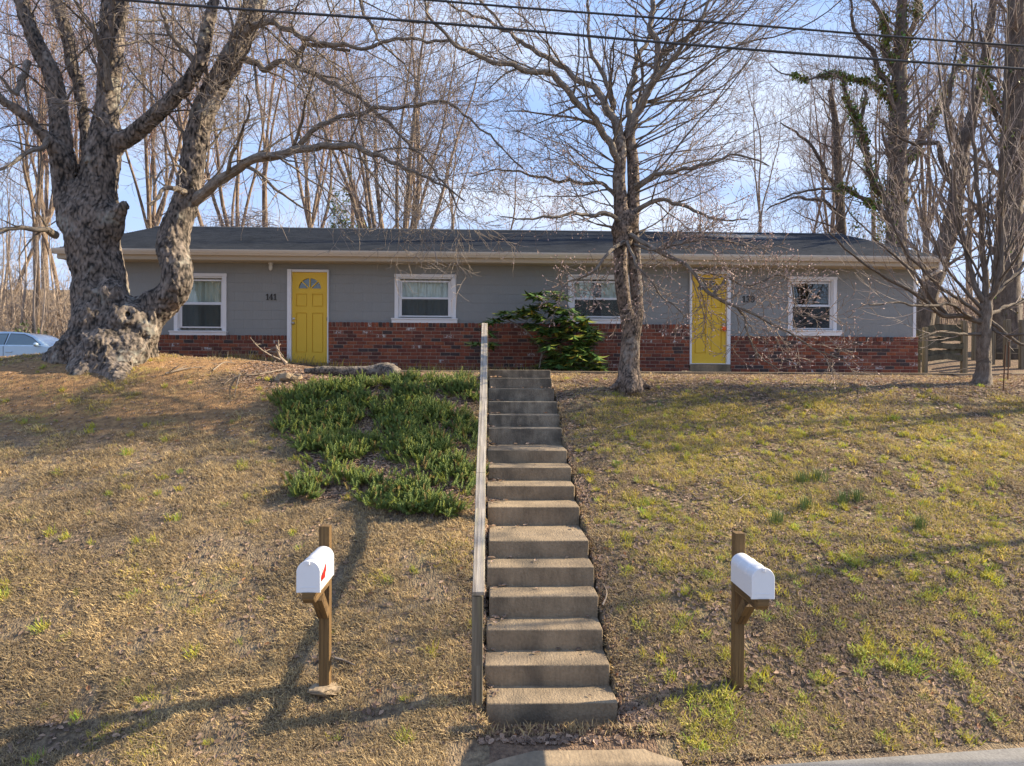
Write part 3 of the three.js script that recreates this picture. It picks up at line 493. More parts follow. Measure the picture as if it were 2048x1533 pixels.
    if (w.cur >= 1) part(win, 'curtain', join([cg2(gx0 - 0.1, gx0 + W * 0.52), cg2(gx0 + W * 0.53, gx1 + 0.1)]), M.curtain);
    else if (w.cur > 0) part(win, 'curtain', join([cg2(gx0 - 0.12, gx0 + W * w.cur * 0.5), cg2(gx1 - W * w.cur * 0.5, gx1 + 0.12)]), M.curtain);
  });
  // rooms behind the windows: inner faces, ceiling and floor
  part(house, 'room_lining', join([bx(WX0 + 0.2, WX1 - 0.2, 2.40, 2.44, HB + 0.2, HZ - 0.21), bx(WX0 + 0.2, WX1 - 0.2, -0.05, 0.14, HB + 0.2, HZ - 0.21), bx(WX0 + 0.2, WX1 - 0.2, 0.14, 2.4, HZ - 3.6, HZ - 3.5), bx(HX(700), HX(704), 0.14, 2.4, HZ - 3.5, HZ - 0.21), bx(HX(1020), HX(1024), 0.14, 2.4, HZ - 3.5, HZ - 0.21), bx(HX(1330), HX(1334), 0.14, 2.4, HZ - 3.5, HZ - 0.21)]), M.darkroom);
  // doors
  doors.forEach((d, i) => {
    const yB = i ? HY(727, 1418) : HY(725.5, 617), lx0 = i ? HX(1382.5) : HX(584.5), lx1 = i ? HX(1451.5) : HX(655), top = i ? HY(549, 1418) : HY(545.5, 617), w = lx1 - lx0, h = top - yB, z = HZ + 0.012;
    const leaf = new THREE.Shape(); leaf.moveTo(0, 0); leaf.lineTo(w, 0); leaf.lineTo(w, h); leaf.lineTo(0, h); leaf.lineTo(0, 0);
    const cols = [[33 / 325, 138 / 325], [182 / 325, 287 / 325]], rows = [[372 / 835, 746 / 835], [196 / 835, 318 / 835]], fields = [];
    for (const c of cols) for (const r of rows) { const x0 = c[0] * w, x1 = c[1] * w, y1 = h - r[0] * h, y0 = h - r[1] * h, o = new THREE.Path(); o.moveTo(x0, y0); o.lineTo(x1, y0); o.lineTo(x1, y1); o.lineTo(x0, y1); o.lineTo(x0, y0); leaf.holes.push(o); fields.push([x0, x1, y0, y1]); }
    const fx = w * 0.495, fy = h - h * 154 / 835, rx = w * 0.325, ry = h * 0.123, fan = new THREE.Path(); fan.absellipse(fx, fy, rx, ry, 0, Math.PI, false); fan.lineTo(fx + rx, fy); leaf.holes.push(fan);
    const face = new THREE.ExtrudeGeometry(leaf, { depth: 0.012, bevelEnabled: true, bevelSize: 0.004, bevelThickness: 0.004, bevelSegments: 2, curveSegments: 16 }); face.translate(lx0, yB, z - 0.016);
    const back = new THREE.Shape(); back.moveTo(0, 0); back.lineTo(w, 0); back.lineTo(w, h); back.lineTo(0, h); back.lineTo(0, 0); const fan2 = new THREE.Path(); fan2.absellipse(fx, fy, rx, ry, 0, Math.PI, false); fan2.lineTo(fx + rx, fy); back.holes.push(fan2);
    const bg = new THREE.ExtrudeGeometry(back, { depth: 0.03, bevelEnabled: false, curveSegments: 16 }); bg.translate(lx0, yB, z - 0.052);
    const door = part(house, 'door', join([boxUV(face), boxUV(bg)]), M.yellow);
    for (const [a, b, c, e] of fields) { const g = bx(lx0 + a + 0.018, lx0 + b - 0.018, yB + c + 0.018, yB + e - 0.018, z - 0.03, z - 0.006, 0.008); part(door, 'panel', g, M.yellow); }
    for (let k = 0; k < 4; k++) { // fan light panes
      const s = new THREE.Shape(), a0 = k * Math.PI / 4, a1 = a0 + Math.PI / 4; s.moveTo(fx, fy); for (let q = 0; q <= 6; q++) { const a = lerp(a0, a1, q / 6); s.lineTo(fx + rx * Math.cos(a), fy + ry * Math.sin(a)); } s.lineTo(fx, fy);
      const pg = new THREE.ExtrudeGeometry(s, { depth: 0.003, bevelEnabled: false }); pg.translate(lx0, yB, z - 0.036); part(door, 'pane', pg, M.glass);
    }
    const mun = []; for (const a of [Math.PI / 4, Math.PI / 2, 3 * Math.PI / 4]) mun.push(bar(V(lx0 + fx, yB + fy, z - 0.02), V(lx0 + fx + rx * Math.cos(a), yB + fy + ry * Math.sin(a), z - 0.02), 0.026, 0.022)); mun.push(bx(lx0 + fx - rx - 0.01, lx0 + fx + rx + 0.01, yB + fy - 0.012, yB + fy + 0.016, z - 0.03, z - 0.004, 0.003));
    { const hub = new THREE.CylinderGeometry(0.06, 0.06, 0.02, 16, 1, false, -Math.PI / 2, Math.PI); hub.rotateX(Math.PI / 2); hub.rotateZ(0); hub.translate(lx0 + fx, yB + fy, z - 0.016); mun.push(boxUV(hub)); }
    part(door, 'muntin', join(mun), M.yellow);
    const kx = i ? lx1 - 0.055 : lx0 + 0.03, ky = yB + h * (1 - (i ? 0.56 : 0.565));
    for (const [dy, r] of [[0, 0.03], [0.1, 0.028]]) { const s = new THREE.SphereGeometry(r, 14, 10); s.scale(1, 1, dy ? 0.45 : 1); s.translate(kx, ky + dy, z + (dy ? 0.008 : 0.045)); const ro = new THREE.CylinderGeometry(r * 1.05, r * 1.15, 0.012, 16); ro.rotateX(Math.PI / 2); ro.translate(kx, ky + dy, z + 0.004); const st = new THREE.CylinderGeometry(0.011, 0.011, 0.05, 10); st.rotateX(Math.PI / 2); st.translate(kx, ky + dy, z + 0.02); part(door, dy ? 'deadbolt' : 'door_knob', join([s, ro, st]), M.steel); }
    part(door, 'strike_plate', bx(i ? lx0 + 0.004 : lx1 - 0.018, i ? lx0 + 0.02 : lx1 - 0.002, ky + 0.06, ky + 0.14, z - 0.002, z + 0.01, 0.003), M.black);
    const fb = i ? HY(731, 1418) : yB - 0.02;
    part(house, 'door_frame', join([bx(d.x0, lx0 - 0.004, fb, d.y1, HZ - 0.12, HZ + 0.092, 0.005), bx(lx1 + 0.004, d.x1, fb, d.y1, HZ - 0.12, HZ + (i ? 0.092 : 0.07), 0.005), bx(lx0 - 0.004, lx1 + 0.004, top + 0.004, d.y1, HZ - 0.12, HZ + 0.07, 0.005)]), M.trim);
    part(house, 'threshold', bx(d.x0 + 0.005, d.x1 - 0.005, -0.1, yB - 0.024, HZ - 0.14, HZ + 0.11, 0.008), M.walk); if (i) part(door, 'sill_plate', bx(lx0, lx1, yB - 0.022, yB - 0.004, HZ - 0.05, HZ + 0.118, 0.004), M.trim);
    if (i) { const o = V(kx, ky - 0.055, z + 0.05), s = new THREE.SphereGeometry(0.055, 16, 12); s.scale(1, 1.1, 0.6); s.translate(o.x, o.y - 0.045, o.z); const sh2 = new THREE.TorusGeometry(0.028, 0.006, 8, 14, Math.PI); sh2.translate(o.x, o.y + 0.005, o.z); const lb = thing('key_lockbox', 'small orange lockbox hanging from the knob of the yellow door', 'lockbox', o); part(lb, 'case', s, M.orange); part(lb, 'shackle', sh2, M.steel); }
  });
  // house numbers
  for (const [txt, x0, x1, y0, y1] of [['141', 531.5, 553, 588, 600.5], ['139', 1484, 1509, 592, 605]]) {
    const t0 = new TextGeometry(txt, { font, size: 1, depth: 0.08, curveSegments: 5, bevelEnabled: false }); t0.computeBoundingBox(); const b = t0.boundingBox, X0 = HX(x0), X1 = HX(x1), Y0 = HY(y1, x0), Y1 = HY(y0, x0);
    t0.translate(-b.min.x, -b.min.y, 0); t0.scale((X1 - X0) / (b.max.x - b.min.x), (Y1 - Y0) / (b.max.y - b.min.y), 0.16); t0.translate(X0, Y0, HZ + 0.006); part(house, 'house_number', t0, M.black);
  }
  // porch lamp under the eave left of the first door
  { const q = U(541, 535, 15.9), base = new THREE.CylinderGeometry(0.05, 0.055, 0.03, 16); base.translate(q.x, q.y + 0.085, q.z); const jar = new THREE.LatheGeometry([[0.034, 0.07], [0.04, 0.05], [0.045, 0.0], [0.036, -0.05], [0.012, -0.07], [0, -0.072]].map(([a, b]) => new THREE.Vector2(a, b)), 16); jar.translate(q.x, q.y, q.z); const arm = bx(q.x - 0.03, q.x + 0.03, q.y + 0.06, q.y + 0.12, HZ, q.z, 0.01); const l = part(house, 'porch_lamp', join([base, arm]), M.trim); part(l, 'glass_jar', jar, std({ color: C(0.7, 0.7, 0.66), roughness: 0.25 })); }
  // corner board, cover plate
  part(house, 'corner_board', bx(WX1 - 0.055, WX1 + 0.012, brickZones[2].top + 0.004, 2.36, HZ - 0.3, HZ + 0.014, 0.003), M.trim);
  // roof: stepped courses front and back
  const x0 = WX0 - 0.38, x1 = WX1 + 0.31, ez = HZ + 0.47, slope = (z) => eaveY + (ridgeY - eaveY) * clamp((ez - z) / (ez - ridgeZ));
  const roofP = [], run = ez - ridgeZ, NC = 34;
  const course = (sgn) => { for (let k = 0; k < NC; k++) { const za = ez - run * k / NC, zb = ez - run * (k + 1) / NC - 0.01, ya = slope(za), yb = slope(zb); const f = (z) => sgn > 0 ? z : 2 * ridgeZ - z; for (let s = 0; s < 40; s++) { const xa = lerp(x0, x1, s / 40), xb = lerp(x0, x1, (s + 1) / 40), wv = (x) => 0.012 * n3(x * 0.5, k * 0.05, 3) - 0.012 * Math.exp(-((x - 7.5) ** 2) / 3) * k / NC; const A = [xa, ya + 0.012 + wv(xa), f(za)], B = [xb, ya + 0.012 + wv(xb), f(za)], Cc = [xb, yb + 0.002 + wv(xb), f(zb)], E = [xa, yb + 0.002 + wv(xa), f(zb)], A2 = [xa, ya + wv(xa), f(za)], B2 = [xb, ya + wv(xb), f(za)]; const tri = (...q) => { for (const v of q) roofP.push(...v); }; if (sgn > 0) { tri(A, B, Cc, A, Cc, E, A2, B2, B, A2, B, A); } else { tri(A, Cc, B, A, E, Cc, A2, B, B2, A2, A, B); } } } };
  course(1); course(-1);
  const rg = new THREE.BufferGeometry(); rg.setAttribute('position', new THREE.Float32BufferAttribute(roofP, 3)); rg.computeVertexNormals(); { const uv = []; for (let k = 0; k < roofP.length; k += 3) uv.push(roofP[k], roofP[k + 2] * 1.05); rg.setAttribute('uv', new THREE.Float32BufferAttribute(uv, 2)); }
  const roof = part(house, 'roof', rg, M.shingle);
  { const s = new THREE.Shape(); [[-0.16, -0.045], [0, 0.012], [0.16, -0.045], [0.16, -0.055], [0, -0.01], [-0.16, -0.055]].forEach(([a, b], k) => (k ? s.lineTo(a, b) : s.moveTo(a, b))); const g = new THREE.ExtrudeGeometry(s, { depth: x1 - x0, bevelEnabled: false }); g.rotateY(Math.PI / 2); g.translate(x0, ridgeY + 0.012, ridgeZ); part(roof, 'ridge_cap', boxUV(g), M.shingle); }
  const deck = []; for (const s of [1, -1]) { const sh3 = new THREE.Shape(); const f = (z) => s > 0 ? z : 2 * ridgeZ - z; const pts = [[ez - 0.01, slope(ez) - 0.005], [ridgeZ, ridgeY - 0.005], [ridgeZ, ridgeY - 0.13], [ez - 0.01, slope(ez) - 0.11]]; pts.forEach(([z, y], k) => (k ? sh3.lineTo(-f(z), y) : sh3.moveTo(-f(z), y))); const g = new THREE.ExtrudeGeometry(sh3, { depth: x1 - x0 - 0.04, bevelEnabled: false }); g.rotateY(Math.PI / 2); g.translate(x0 + 0.02, 0, 0); deck.push(boxUV(g)); }
  part(house, 'rake_board', join(deck), M.gutter);
  part(house, 'soffit', join([bx(x0 + 0.03, x1 - 0.03, 2.385, 2.44, HZ - 0.02, ez - 0.02), bx(x0 + 0.03, x1 - 0.03, 2.37, 2.395, ez - 0.05, ez - 0.018)]), M.soffit);
  part(house, 'fascia', bx(x0 + 0.025, x1 - 0.025, 2.38, 2.56, ez - 0.018, ez + 0.004, 0.003), M.soffit);
  // K-style gutter
  const ks = new THREE.Shape(); [[0, 0], [0.07, 0], [0.085, 0.03], [0.10, 0.05], [0.115, 0.09], [0.115, 0.115], [0.10, 0.115], [0.10, 0.108], [0.085, 0.06], [0.06, 0.012], [0.008, 0.012], [0.008, 0.115], [0, 0.115]].forEach(([a, b], k) => (k ? ks.lineTo(-a, b) : ks.moveTo(-a, b)));
  const gg = new THREE.ExtrudeGeometry(ks, { depth: x1 - x0 + 0.04, bevelEnabled: false }); gg.rotateY(Math.PI / 2); gg.translate(x0 - 0.02, 2.47, ez + 0.006);
  const gut = part(house, 'gutter', join([boxUV(gg), bx(x1 + 0.016, x1 + 0.022, 2.468, 2.586, ez + 0.006, ez + 0.12), bx(x0 - 0.022, x0 - 0.016, 2.468, 2.586, ez + 0.006, ez + 0.12)]), M.gutter);
  const a0 = V(x1 - 0.06, 2.47, ez + 0.05), a1 = V(x1 - 0.06, 2.30, ez + 0.05), a2 = V(WX1 + 0.06, 2.06, HZ - 0.25), a3 = V(WX1 + 0.06, 0.1, HZ - 0.25);
  part(gut, 'downspout', join([bar(a0, a1, 0.075, 0.055, 0.008), bar(a1, a2, 0.075, 0.055, 0.008), bar(a2, a3, 0.075, 0.055, 0.008)]), M.trim);
  // roof vents
  for (const px of [1400]) { const q = U(px, 458, 19.4); const c = new THREE.CylinderGeometry(0.04, 0.04, 0.4, 12); c.translate(q.x, slope(-19.4) + 0.1, -19.4); part(roof, 'vent_pipe', c, M.black); }
}
// ---------------------------------------------------------------- trees: growth
const sidesOf = (r) => (r > 0.09 ? 12 : r > 0.045 ? 9 : r > 0.02 ? 6 : r > 0.011 ? 4 : 3);
function rnd3(R) { const z = R() * 2 - 1, a = R() * 6.2832, s = Math.sqrt(1 - z * z); return V(s * Math.cos(a), z, s * Math.sin(a)); }
function grow(c, p, d, len, r, lvl) {
  const L = Math.min(lvl, c.wig.length - 1), n = Math.max(3, Math.round(len / c.seg[L])), pts = [p.clone()], rad = [r], q = p.clone(), v = d.clone().normalize(), rEnd = Math.max(c.rmin * 0.55, r * 0.3);
  for (let k = 1; k <= n; k++) { v.addScaledVector(rnd3(c.R), c.wig[L]); v.y += c.up[L]; if (c.pull) v.addScaledVector(c.pull, c.pullBy[L]); v.normalize(); q.addScaledVector(v, len / n); pts.push(q.clone()); rad.push(lerp(r, rEnd, Math.pow(k / n, 0.8))); }
  (r > c.thr ? c.wood : c.twig).add(pts, rad, sidesOf(r));
  if (lvl < c.max && r >= c.rmin * 0.8) sprout(c, pts, rad, len, lvl, c.from[L]);
  if (c.tips && r < 0.02) c.tips.push([q.clone(), v.clone()]);
}
function sprout(c, pts, rad, len, lvl, t0 = 0.15, t1 = 1, mul = 1) {
  const L = Math.min(lvl, c.wig.length - 1), m = len * (t1 - t0) * c.dens[L] * mul; let cnt = Math.floor(m) + (c.R() < m % 1 ? 1 : 0); const n = pts.length - 1; let az = c.R() * 6.28;
  for (let k = 0; k < cnt; k++) {
    const t = t0 + (t1 - t0) * (k + c.R()) / cnt, f = t * n, i = Math.min(n - 1, Math.floor(f)), p = pts[i].clone().lerp(pts[i + 1], f - i), tan = pts[i + 1].clone().sub(pts[i]).normalize();
    az += 2.399 + (c.R() - 0.5); const a = c.ang[L] * (0.7 + 0.6 * c.R()), s = Math.abs(tan.y) > 0.9 ? V(1, 0, 0) : V(0, 1, 0), e1 = s.cross(tan).normalize(), e2 = tan.clone().cross(e1);
    const d = tan.multiplyScalar(Math.cos(a)).addScaledVector(e1, Math.sin(a) * Math.cos(az)).addScaledVector(e2, Math.sin(a) * Math.sin(az));
    if (c.bias) d.add(c.bias); if (c.flat) d.z *= c.flat;
    const r = Math.max(c.rmin, lerp(rad[i], rad[i + 1], f - i) * c.rr[L] * (0.7 + 0.5 * c.R())); let ln = len * c.ratio[L] * (1.12 - 0.62 * t) * (0.55 + 0.9 * c.R()); if (c.cap) ln = Math.min(ln, c.cap[L] * (0.5 + c.R() * 0.7)); ln = Math.min(ln, r * c.slim);
    grow(c, p, d.normalize(), ln, r, lvl + 1);
  }
}
const ctx = (seed, o) => ({ R: rngOf(seed), wood: new TubeSet(), twig: new TubeSet(), tips: [], thr: 0.03, max: 3, rmin: 0.0045, slim: 170, seg: [0.35, 0.22, 0.14, 0.1], wig: [0.12, 0.2, 0.24, 0.26], up: [0.03, 0.04, 0.03, 0.02], dens: [2.2, 3.2, 5, 5], ang: [0.8, 0.8, 0.75, 0.7], ratio: [0.5, 0.5, 0.5, 0.5], rr: [0.42, 0.42, 0.5, 0.55], from: [0.15, 0.15, 0.12, 0.1], ...o });
// limb traced on the photograph: [px, py, radius px, depth offset]
const trace = (pts, D) => pts.map(([x, y, r, o = 0]) => [U(x, y, D + o), r / PXM(D)]);
const bits = (t, p) => t.map(([q, r]) => [q, r]);
function capsOf(paths, step = 0.22) { const out = []; for (const t of paths) { const s = path(t, step); for (let k = 0; k < s.p.length - 1; k++) out.push([s.p[k], s.p[k + 1], s.r[k], s.r[k + 1], t]); } return out; }
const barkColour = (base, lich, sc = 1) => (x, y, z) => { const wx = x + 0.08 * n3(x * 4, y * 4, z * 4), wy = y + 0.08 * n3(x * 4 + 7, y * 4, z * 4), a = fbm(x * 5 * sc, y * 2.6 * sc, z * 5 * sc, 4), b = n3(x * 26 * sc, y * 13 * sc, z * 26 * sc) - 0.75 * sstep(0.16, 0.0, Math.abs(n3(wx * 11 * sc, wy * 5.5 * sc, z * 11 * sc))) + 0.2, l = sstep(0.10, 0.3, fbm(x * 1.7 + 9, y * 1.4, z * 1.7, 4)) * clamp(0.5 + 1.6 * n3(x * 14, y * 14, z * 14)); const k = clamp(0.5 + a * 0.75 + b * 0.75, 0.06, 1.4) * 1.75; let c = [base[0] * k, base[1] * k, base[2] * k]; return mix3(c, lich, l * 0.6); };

// ---------------------------------------------------------------- the old gnarled tree
{
  const D = 13.25, root = U(215, 752, D), tree = thing('old_tree', 'huge gnarled bare tree with a burled trunk beside the house', 'tree', V(root.x, -0.05, -D));
  const t = (p) => trace(p, D);
  const main = [
    t([[212, 765, 92], [212, 735, 88], [213, 700, 74], [212, 660, 66], [206, 615, 58], [200, 560, 53], [188, 510, 54], [184, 470, 54], [182, 435, 46], [182, 400, 34]]),
    t([[262, 690, 52], [268, 655, 52], [292, 630, 42], [322, 606, 35, -0.1], [350, 578, 32, -0.15], [354, 545, 32, -0.15], [346, 505, 34, -0.1], [348, 470, 34], [358, 440, 31], [372, 400, 28], [384, 330, 26], [392, 280, 26], [404, 233, 26], [428, 180, 26], [452, 140, 26], [482, 80, 24], [505, 17, 24], [560, -120, 19, 0.2], [640, -300, 13, 0.4], [700, -450, 6, 0.6]]),
    t([[150, 440, 36], [134, 385, 28], [127, 342, 25], [120, 270, 22], [114, 205, 20], [104, 150, 19], [72, 88, 18], [52, 34, 17], [36, -20, 16], [10, -120, 11, -0.3], [-40, -320, 5, -0.5]]),
    t([[192, 430, 44], [197, 370, 38], [203, 320, 35], [208, 270, 30], [213, 223, 24], [219, 137, 25], [223, 68, 26], [230, 0, 28], [236, -150, 23], [228, -350, 16], [245, -600, 7]]),
    t([[200, 320, 30], [214, 292, 26], [257, 275, 20], [308, 233, 18, -0.2], [363, 178, 17, -0.35], [394, 137, 15, -0.4], [411, 68, 15, -0.4], [428, 0, 13, -0.4], [446, -110, 10, -0.3], [470, -300, 5]]),
    t([[186, 330, 22, 0.2], [172, 270, 14, 0.3], [164, 215, 13, 0.35], [156, 170, 14, 0.4], [143, 130, 14, 0.4], [134, 68, 15, 0.4], [112, 5, 15, 0.4], [98, -100, 11, 0.5], [60, -300, 5, 0.6]]),
    t([[130, 330, 15, -0.1], [96, 281, 13, -0.3], [51, 233, 12, -0.5], [0, 197, 11, -0.7], [-70, 150, 9, -1], [-160, 60, 5, -1.3]]),
    t([[218, 450, 26, -0.1], [234, 425, 14, -0.2], [246, 412, 9, -0.25]]),
    // roots
    t([[225, 730, 50, -0.3], [232, 750, 34, -0.75], [238, 768, 15, -1.15]]), t([[160, 725, 52, -0.1], [128, 735, 40, -0.2], [112, 752, 22, -0.3]]), t([[262, 720, 46], [290, 732, 26, 0.1], [318, 742, 12, 0.2]]), t([[200, 730, 50, -0.4], [170, 752, 30, -0.8], [150, 768, 14, -1.1]]),
  ];
  const burls = [[155, 690, 34, -0.5], [240, 640, 40, -0.35], [180, 640, 36, -0.4], [285, 660, 34, -0.3], [205, 700, 46, -0.6], [140, 715, 36, -0.4], [260, 705, 36, -0.5], [170, 585, 26, -0.3], [222, 590, 30, -0.35], [300, 618, 24, -0.2]].map(([x, y, r, o]) => { const p = U(x, y, D + o); return [p, p.clone().add(V(0.02, 0.02, 0)), r / PXM(D), r / PXM(D)]; });
  const hole = U(245, 627, D - 0.72), rr = 0.13;
  for (const m of main.slice(0, 7)) for (const q of m) q[1] = Math.max(0.03, q[1] * 0.93 - 0.025);
  const g = blobMesh([...capsOf(main), ...burls.map((b) => [b[0], b[1], b[2] * 0.78, b[3] * 0.78])], 0.022, 0.2, (x, y, z) => { const low = 1 - sstep(0.6, 3.0, y) * 0.6, wx = x + 0.10 * n3(x * 3.1, y * 3.1, z * 3.1), wy = y + 0.12 * n3(x * 2.7 + 8, y * 2.7, z * 2.7), wz = z + 0.1 * n3(x * 3, y * 3 + 5, z * 3), st = lerp(0.75, 0.27, sstep(0.3, 1.9, y)); const a = 1 - Math.abs(fbm(x * 2.2, y * 1.9, z * 2.2, 3)) * 2.2, b = 1 - 2 * Math.abs(n3(wx * 6.5, wy * 6.5 * st, wz * 6.5)), c = 1 - 2 * Math.abs(n3(wx * 16 + 4, wy * 16 * st, wz * 16)), d = n3(wx * 33, wy * 33 * st, wz * 33); return low * 0.045 * (a - 0.62) + (0.016 + 0.008 * low) * (b - 0.55) + 0.024 * (c - 0.5) + 0.013 * d; },
    (f, x, y, z) => { const dx = x - hole.x, dy = y - hole.y, dz = z - hole.z, d = Math.hypot(dx, dy); if (d > 0.4 || dz < -0.5) return f; const ring = 0.05 * Math.exp(-(((d - 0.14) / 0.06) ** 2)); return Math.max(f - ring, -(Math.hypot(dx, dy * 0.8) - 0.035 - Math.max(0, dz + 0.2) * 0.12)); });
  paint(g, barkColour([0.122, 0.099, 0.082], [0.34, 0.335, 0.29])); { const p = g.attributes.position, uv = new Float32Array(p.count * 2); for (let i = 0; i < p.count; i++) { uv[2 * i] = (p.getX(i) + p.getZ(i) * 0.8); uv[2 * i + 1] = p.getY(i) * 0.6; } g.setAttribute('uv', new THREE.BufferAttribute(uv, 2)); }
  part(tree, 'trunk', g, M.barkV);
  const c = ctx(77, { thr: 0.016, max: 4, rmin: 0.0045, slim: 260, dens: [1.5, 4.6, 7.5, 8], cap: [2.6, 2.0, 1.1, 0.5], up: [0.05, 0.02, -0.015, 0.01], wig: [0.14, 0.2, 0.22, 0.24] });
  const limb = (pts, m = 1, t0 = 0.1) => { const q = kink(path(t(pts), 0.09), 0.09, 2.2, pts[0][0]), s = new TubeSet(); q.r = q.r.map((r, k) => Math.max(0.006, r * 0.74 * (1 - 0.25 * k / q.r.length))); s.add(q.p, q.r, sidesOf(q.r[0]), 0.22); part(tree, 'limb', s.geo(true), M.bark); let L = 0; for (let k = 1; k < q.p.length; k++) L += q.p[k].distanceTo(q.p[k - 1]); sprout(c, q.p, q.r, L, 1, t0, 1, m); };
  limb([[382, 408, 16], [425, 373, 14, -0.2], [479, 336, 12, -0.4], [534, 315, 12, -0.6], [582, 305, 11, -0.8], [634, 295, 10, -1], [699, 294, 8.5, -1.2], [739, 309, 7.5, -1.3], [768, 313, 6.5, -1.3], [794, 333, 5.5, -1.4], [827, 345, 4.8, -1.4], [876, 366, 3.6, -1.5], [930, 400, 2.2, -1.6]], 0.8);
  limb([[470, 112, 13, 0.1], [503, 122, 9, 0], [534, 140, 8.5, -0.2], [562, 127, 8, -0.3], [592, 130, 8, -0.5], [634, 151, 7, -0.7], [685, 175, 6.5, -0.9], [745, 215, 6, -1.1], [800, 265, 5, -1.2], [850, 325, 4, -1.3], [890, 375, 3, -1.4], [925, 425, 2, -1.5]], 0.8);
  limb([[478, 85, 12], [496, 65, 10, -0.2], [534, 48, 9, -0.4], [575, 51, 8, -0.6], [610, 68, 7, -0.8], [660, 90, 6, -1], [730, 95, 5.5, -1.2], [800, 80, 5, -1.3], [900, 85, 4, -1.5], [1000, 120, 2.5, -1.8]], 0.8);
  limb([[590, 303, 8, -0.8], [622, 262, 6.5, -0.9], [660, 238, 6, -1], [720, 228, 5.5, -1.2], [800, 218, 5, -1.4], [880, 205, 4.2, -1.5], [930, 230, 3.5, -1.6], [990, 290, 2.5, -1.7], [1040, 340, 1.8, -1.7]], 0.8);
  limb([[592, 130, 7, -0.5], [600, 95, 6, -0.6], [650, 92, 5.5, -0.8], [700, 100, 5, -1]], 0.8);
  limb([[110, 470, 11, -0.4], [90, 462, 8, -0.7], [66, 455, 7, -0.9], [30, 455, 6, -1.1], [-20, 462, 5, -1.4], [-80, 440, 3, -1.6]], 0.9);
  limb([[370, 385, 9, -0.3], [345, 372, 7, -0.6], [322, 372, 6, -0.8], [310, 392, 6, -0.9], [298, 408, 5, -1]], 1);
  limb([[100, 275, 8, -0.3], [64, 300, 6, -0.7], [20, 330, 5, -1.1], [-30, 350, 3, -1.4]], 1);
  limb([[395, 130, 8, -0.4], [350, 80, 6, -0.6], [320, 20, 5, -0.8], [290, -60, 3, -1]], 1);
  limb([[55, 125, 9, -0.1], [40, 165, 8, -0.6], [36, 190, 6, -0.8], [-5, 140, 4, -1]], 1);
  limb([[220, 180, 9, -0.2], [195, 70, 6, -0.6], [150, 10, 5, -0.8], [120, -60, 3, -1]], 1);
  limb([[560, -120, 15, 0.2], [640, -90, 10, -0.2], [760, -80, 8, -0.6], [880, -40, 6, -0.9], [980, 20, 4, -1.1], [1050, 100, 2.4, -1.2]], 1);
  limb([[700, -60, 6, -0.4], [720, 10, 5, -0.6], [745, 60, 4, -0.7], [800, 120, 3, -0.8], [840, 190, 2, -0.9]], 1);
  for (const k of [1, 2, 3, 4, 5, 6]) { const q = path(main[k], 0.2); let L = 0; for (let i = 1; i < q.p.length; i++) L += q.p[i].distanceTo(q.p[i - 1]); sprout(c, q.p, q.r.map((r) => r * 0.35), L, 1, k === 1 ? 0.45 : 0.3, 1, 0.85); }
  part(tree, 'secondary_branches', c.wood.geo(), M.bark).userData.kind = 'stuff';
  part(tree, 'crown', c.twig.geo(), M.twigGrey).userData.kind = 'stuff';
  console.log('old tree', g.index.count / 3, c.wood.tris, c.twig.tris);
}
